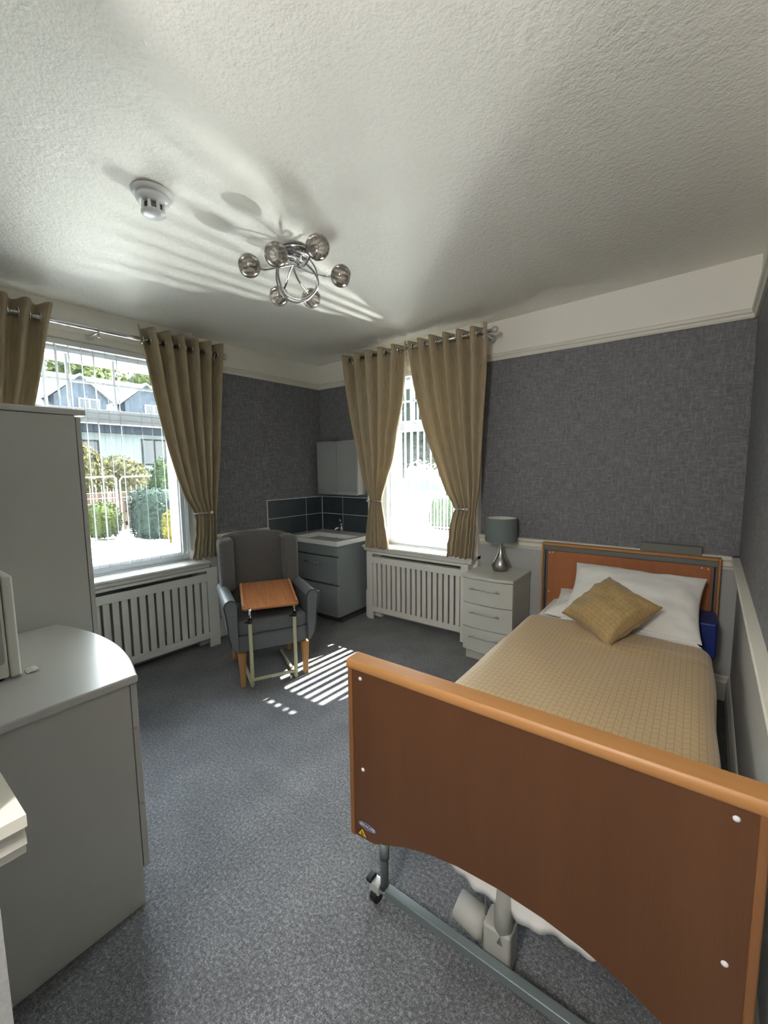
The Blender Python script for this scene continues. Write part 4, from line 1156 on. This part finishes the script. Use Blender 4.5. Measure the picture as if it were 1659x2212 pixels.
# beyond the back window: trees, a parked car, hedge and fence
for k,(x,y,z,rx,rz_,lm,lab) in enumerate(((-10.2,16.5,4.6,3.2,3.6,L_DEEP,'dark leafy tree seen at the top of the back window'),(-4.2,19,4.2,2.9,3.8,L_DEEP,'dark leafy tree behind the parked car'),(-12.6,25,4.8,3.2,3.8,L_GREEN,'lighter tree behind the dark trees at the back window'))):
    bush('tree', (x,y,z), (rx,2.2,rz_), 3600, .2, lm, lab, 'tree', None, 40+k, 10, 2.0, .22)
bush('hedge', (-2.55,7.9,.02), (.85,.6,.55), 2600, .06, L_GREEN, 'pale green hedge outside the back window', 'hedge', None, 50, 9, 3.0)
gf = thing('garden_railing', 'white railing in front of the pale hedge outside the back window', 'railing', (-2.7,7.0,GZ))
mb = MB().cyl((-1.0,0,1.0),(1.2,0,1.0),.02,8).cyl((-1.0,0,.15),(1.2,0,.15),.015,8)
for k in range(12): mb.cyl((-1.0+k*.2,0,0),(-1.0+k*.2,0,1.0),.012,6)
obj('rails', mb, UPVC, gf)
# parked car, side on
CARP = pbr('pale_teal_car_paint',(.22,.36,.38),.25); CARG = pbr('car_glass',(.06,.08,.09),.05)
ca = thing('car', 'pale blue car parked beyond the back window', 'car', (-5.2,10.4,GZ), .25)
side = [(-2.0,.32),(-2.05,.62),(-1.95,.82),(-1.35,.92),(-.75,1.38),(.55,1.42),(1.25,1.0),(1.95,.88),(2.1,.65),(2.05,.32)]
obj('body', MB().prism(side,'y',-.82,.82), CARP, ca, .08, 4)
obj('side_window', MB().prism([(-1.15,.94),(-.68,1.30),(-.08,1.33),(-.08,.94)],'y',-.835,-.825).prism([(0,.94),(0,1.33),(.50,1.33),(1.05,.98)],'y',-.835,-.825), CARG, ca)
for x in (-1.3,1.3):
    w = obj('wheel', MB().cyl((x,-.85,.32),(x,-.62,.32),.32,28), BLACK, ca)
    obj('hubcap', MB().cyl((x,-.86,.32),(x,-.85,.32),.19,20), DCHROME, w)
    obj('wheel', MB().cyl((x,.62,.32),(x,.85,.32),.32,28), BLACK, ca)

# ------------------------------------------------------------------ light
SKY, SUN, GLINT, ROOM_FILL, EXPO = 3.1, 10, 85, 12, 3.02
wd = bpy.data.worlds.new('world'); SC.world = wd; wd.use_nodes = True
nt = wd.node_tree; g = NB(nt); bg = nt.nodes['Background']
tc = g.n('ShaderNodeTexCoord').outputs['Generated']
sx = g.n('ShaderNodeSeparateXYZ'); g.l(tc, sx.inputs[0])
col = g.ramp(sx.outputs[2], [(0.0,(.80,.80,.76)),(.12,(.98,.98,.94)),(.5,(.86,.91,.96)),(1.0,(.70,.82,1.0))])
# the sky is brighter toward the sun and the open horizon
dp = g.n('ShaderNodeVectorMath', operation='DOT_PRODUCT'); g.l(tc, dp.inputs[0]); dp.inputs[1].default_value = (-.66, .72, .2)
st = g.math('MULTIPLY', g.math('MAXIMUM', g.math('ADD', g.math('MULTIPLY', dp.outputs['Value'], 1.15), .85), .18), SKY)
g.l(col, bg.inputs['Color']); g.l(st, bg.inputs['Strength'])

def sun(name, d, e, ang, col):
    l = bpy.data.lights.new(name,'SUN'); l.energy = e; l.angle = ang; l.color = col
    o = bpy.data.objects.new(name, l); COL.objects.link(o)
    o.rotation_euler = Vector(d).to_track_quat('-Z','Y').to_euler(); return o
el = math.radians(48.2)
sun('sun', (-.06*math.cos(el), -math.cos(el), -math.sin(el)), SUN, .009, (1,.95,.86))
# sunlight thrown back up through the back window by the bright ground and car outside
gl = bpy.data.lights.new('ground_glint','SPOT'); gl.energy = GLINT; gl.shadow_soft_size = .05; gl.spot_size = math.radians(70); gl.spot_blend = .6; gl.color = (1,.97,.9)
go = bpy.data.objects.new('ground_glint', gl); COL.objects.link(go); go.location = (1.35, 1.75, -.2)
go.rotation_euler = (Vector((1.2,-1.2,2.45))-go.location).to_track_quat('-Z','Y').to_euler()
# added fill lamp behind the camera, not a fixture of the hall
hl = bpy.data.lights.new('camera_side_fill','POINT'); hl.energy = ROOM_FILL; hl.shadow_soft_size = .14; hl.color = (1,.965,.905)
h = bpy.data.objects.new('camera_side_fill', hl); COL.objects.link(h); h.location = (2.85,-3.85,1.95)
# added spot outside the back window, put in to brighten the right-hand ceiling
g2 = bpy.data.lights.new('ceiling_fill_spot','SPOT'); g2.energy = GLINT*3.2; g2.shadow_soft_size = .5; g2.spot_size = math.radians(60); g2.spot_blend = .7; g2.color = (1,.97,.9)
g2o = bpy.data.objects.new('ceiling_fill_spot', g2); COL.objects.link(g2o); g2o.location = (-.55, 1.7, -.1)
g2o.rotation_euler = (Vector((2.5,-2.0,2.45))-g2o.location).to_track_quat('-Z','Y').to_euler()

SC.view_settings.view_transform = 'Standard'; SC.view_settings.look = 'None'; SC.view_settings.gamma = 1; SC.view_settings.use_curve_mapping = False
SC.view_settings.exposure = EXPO
SC.cycles.max_bounces = 10; SC.cycles.diffuse_bounces = 6; SC.cycles.transparent_max_bounces = 16; SC.cycles.use_denoising = True
SC.cycles.caustics_reflective = False; SC.cycles.caustics_refractive = False; SC.cycles.sample_clamp_indirect = 8
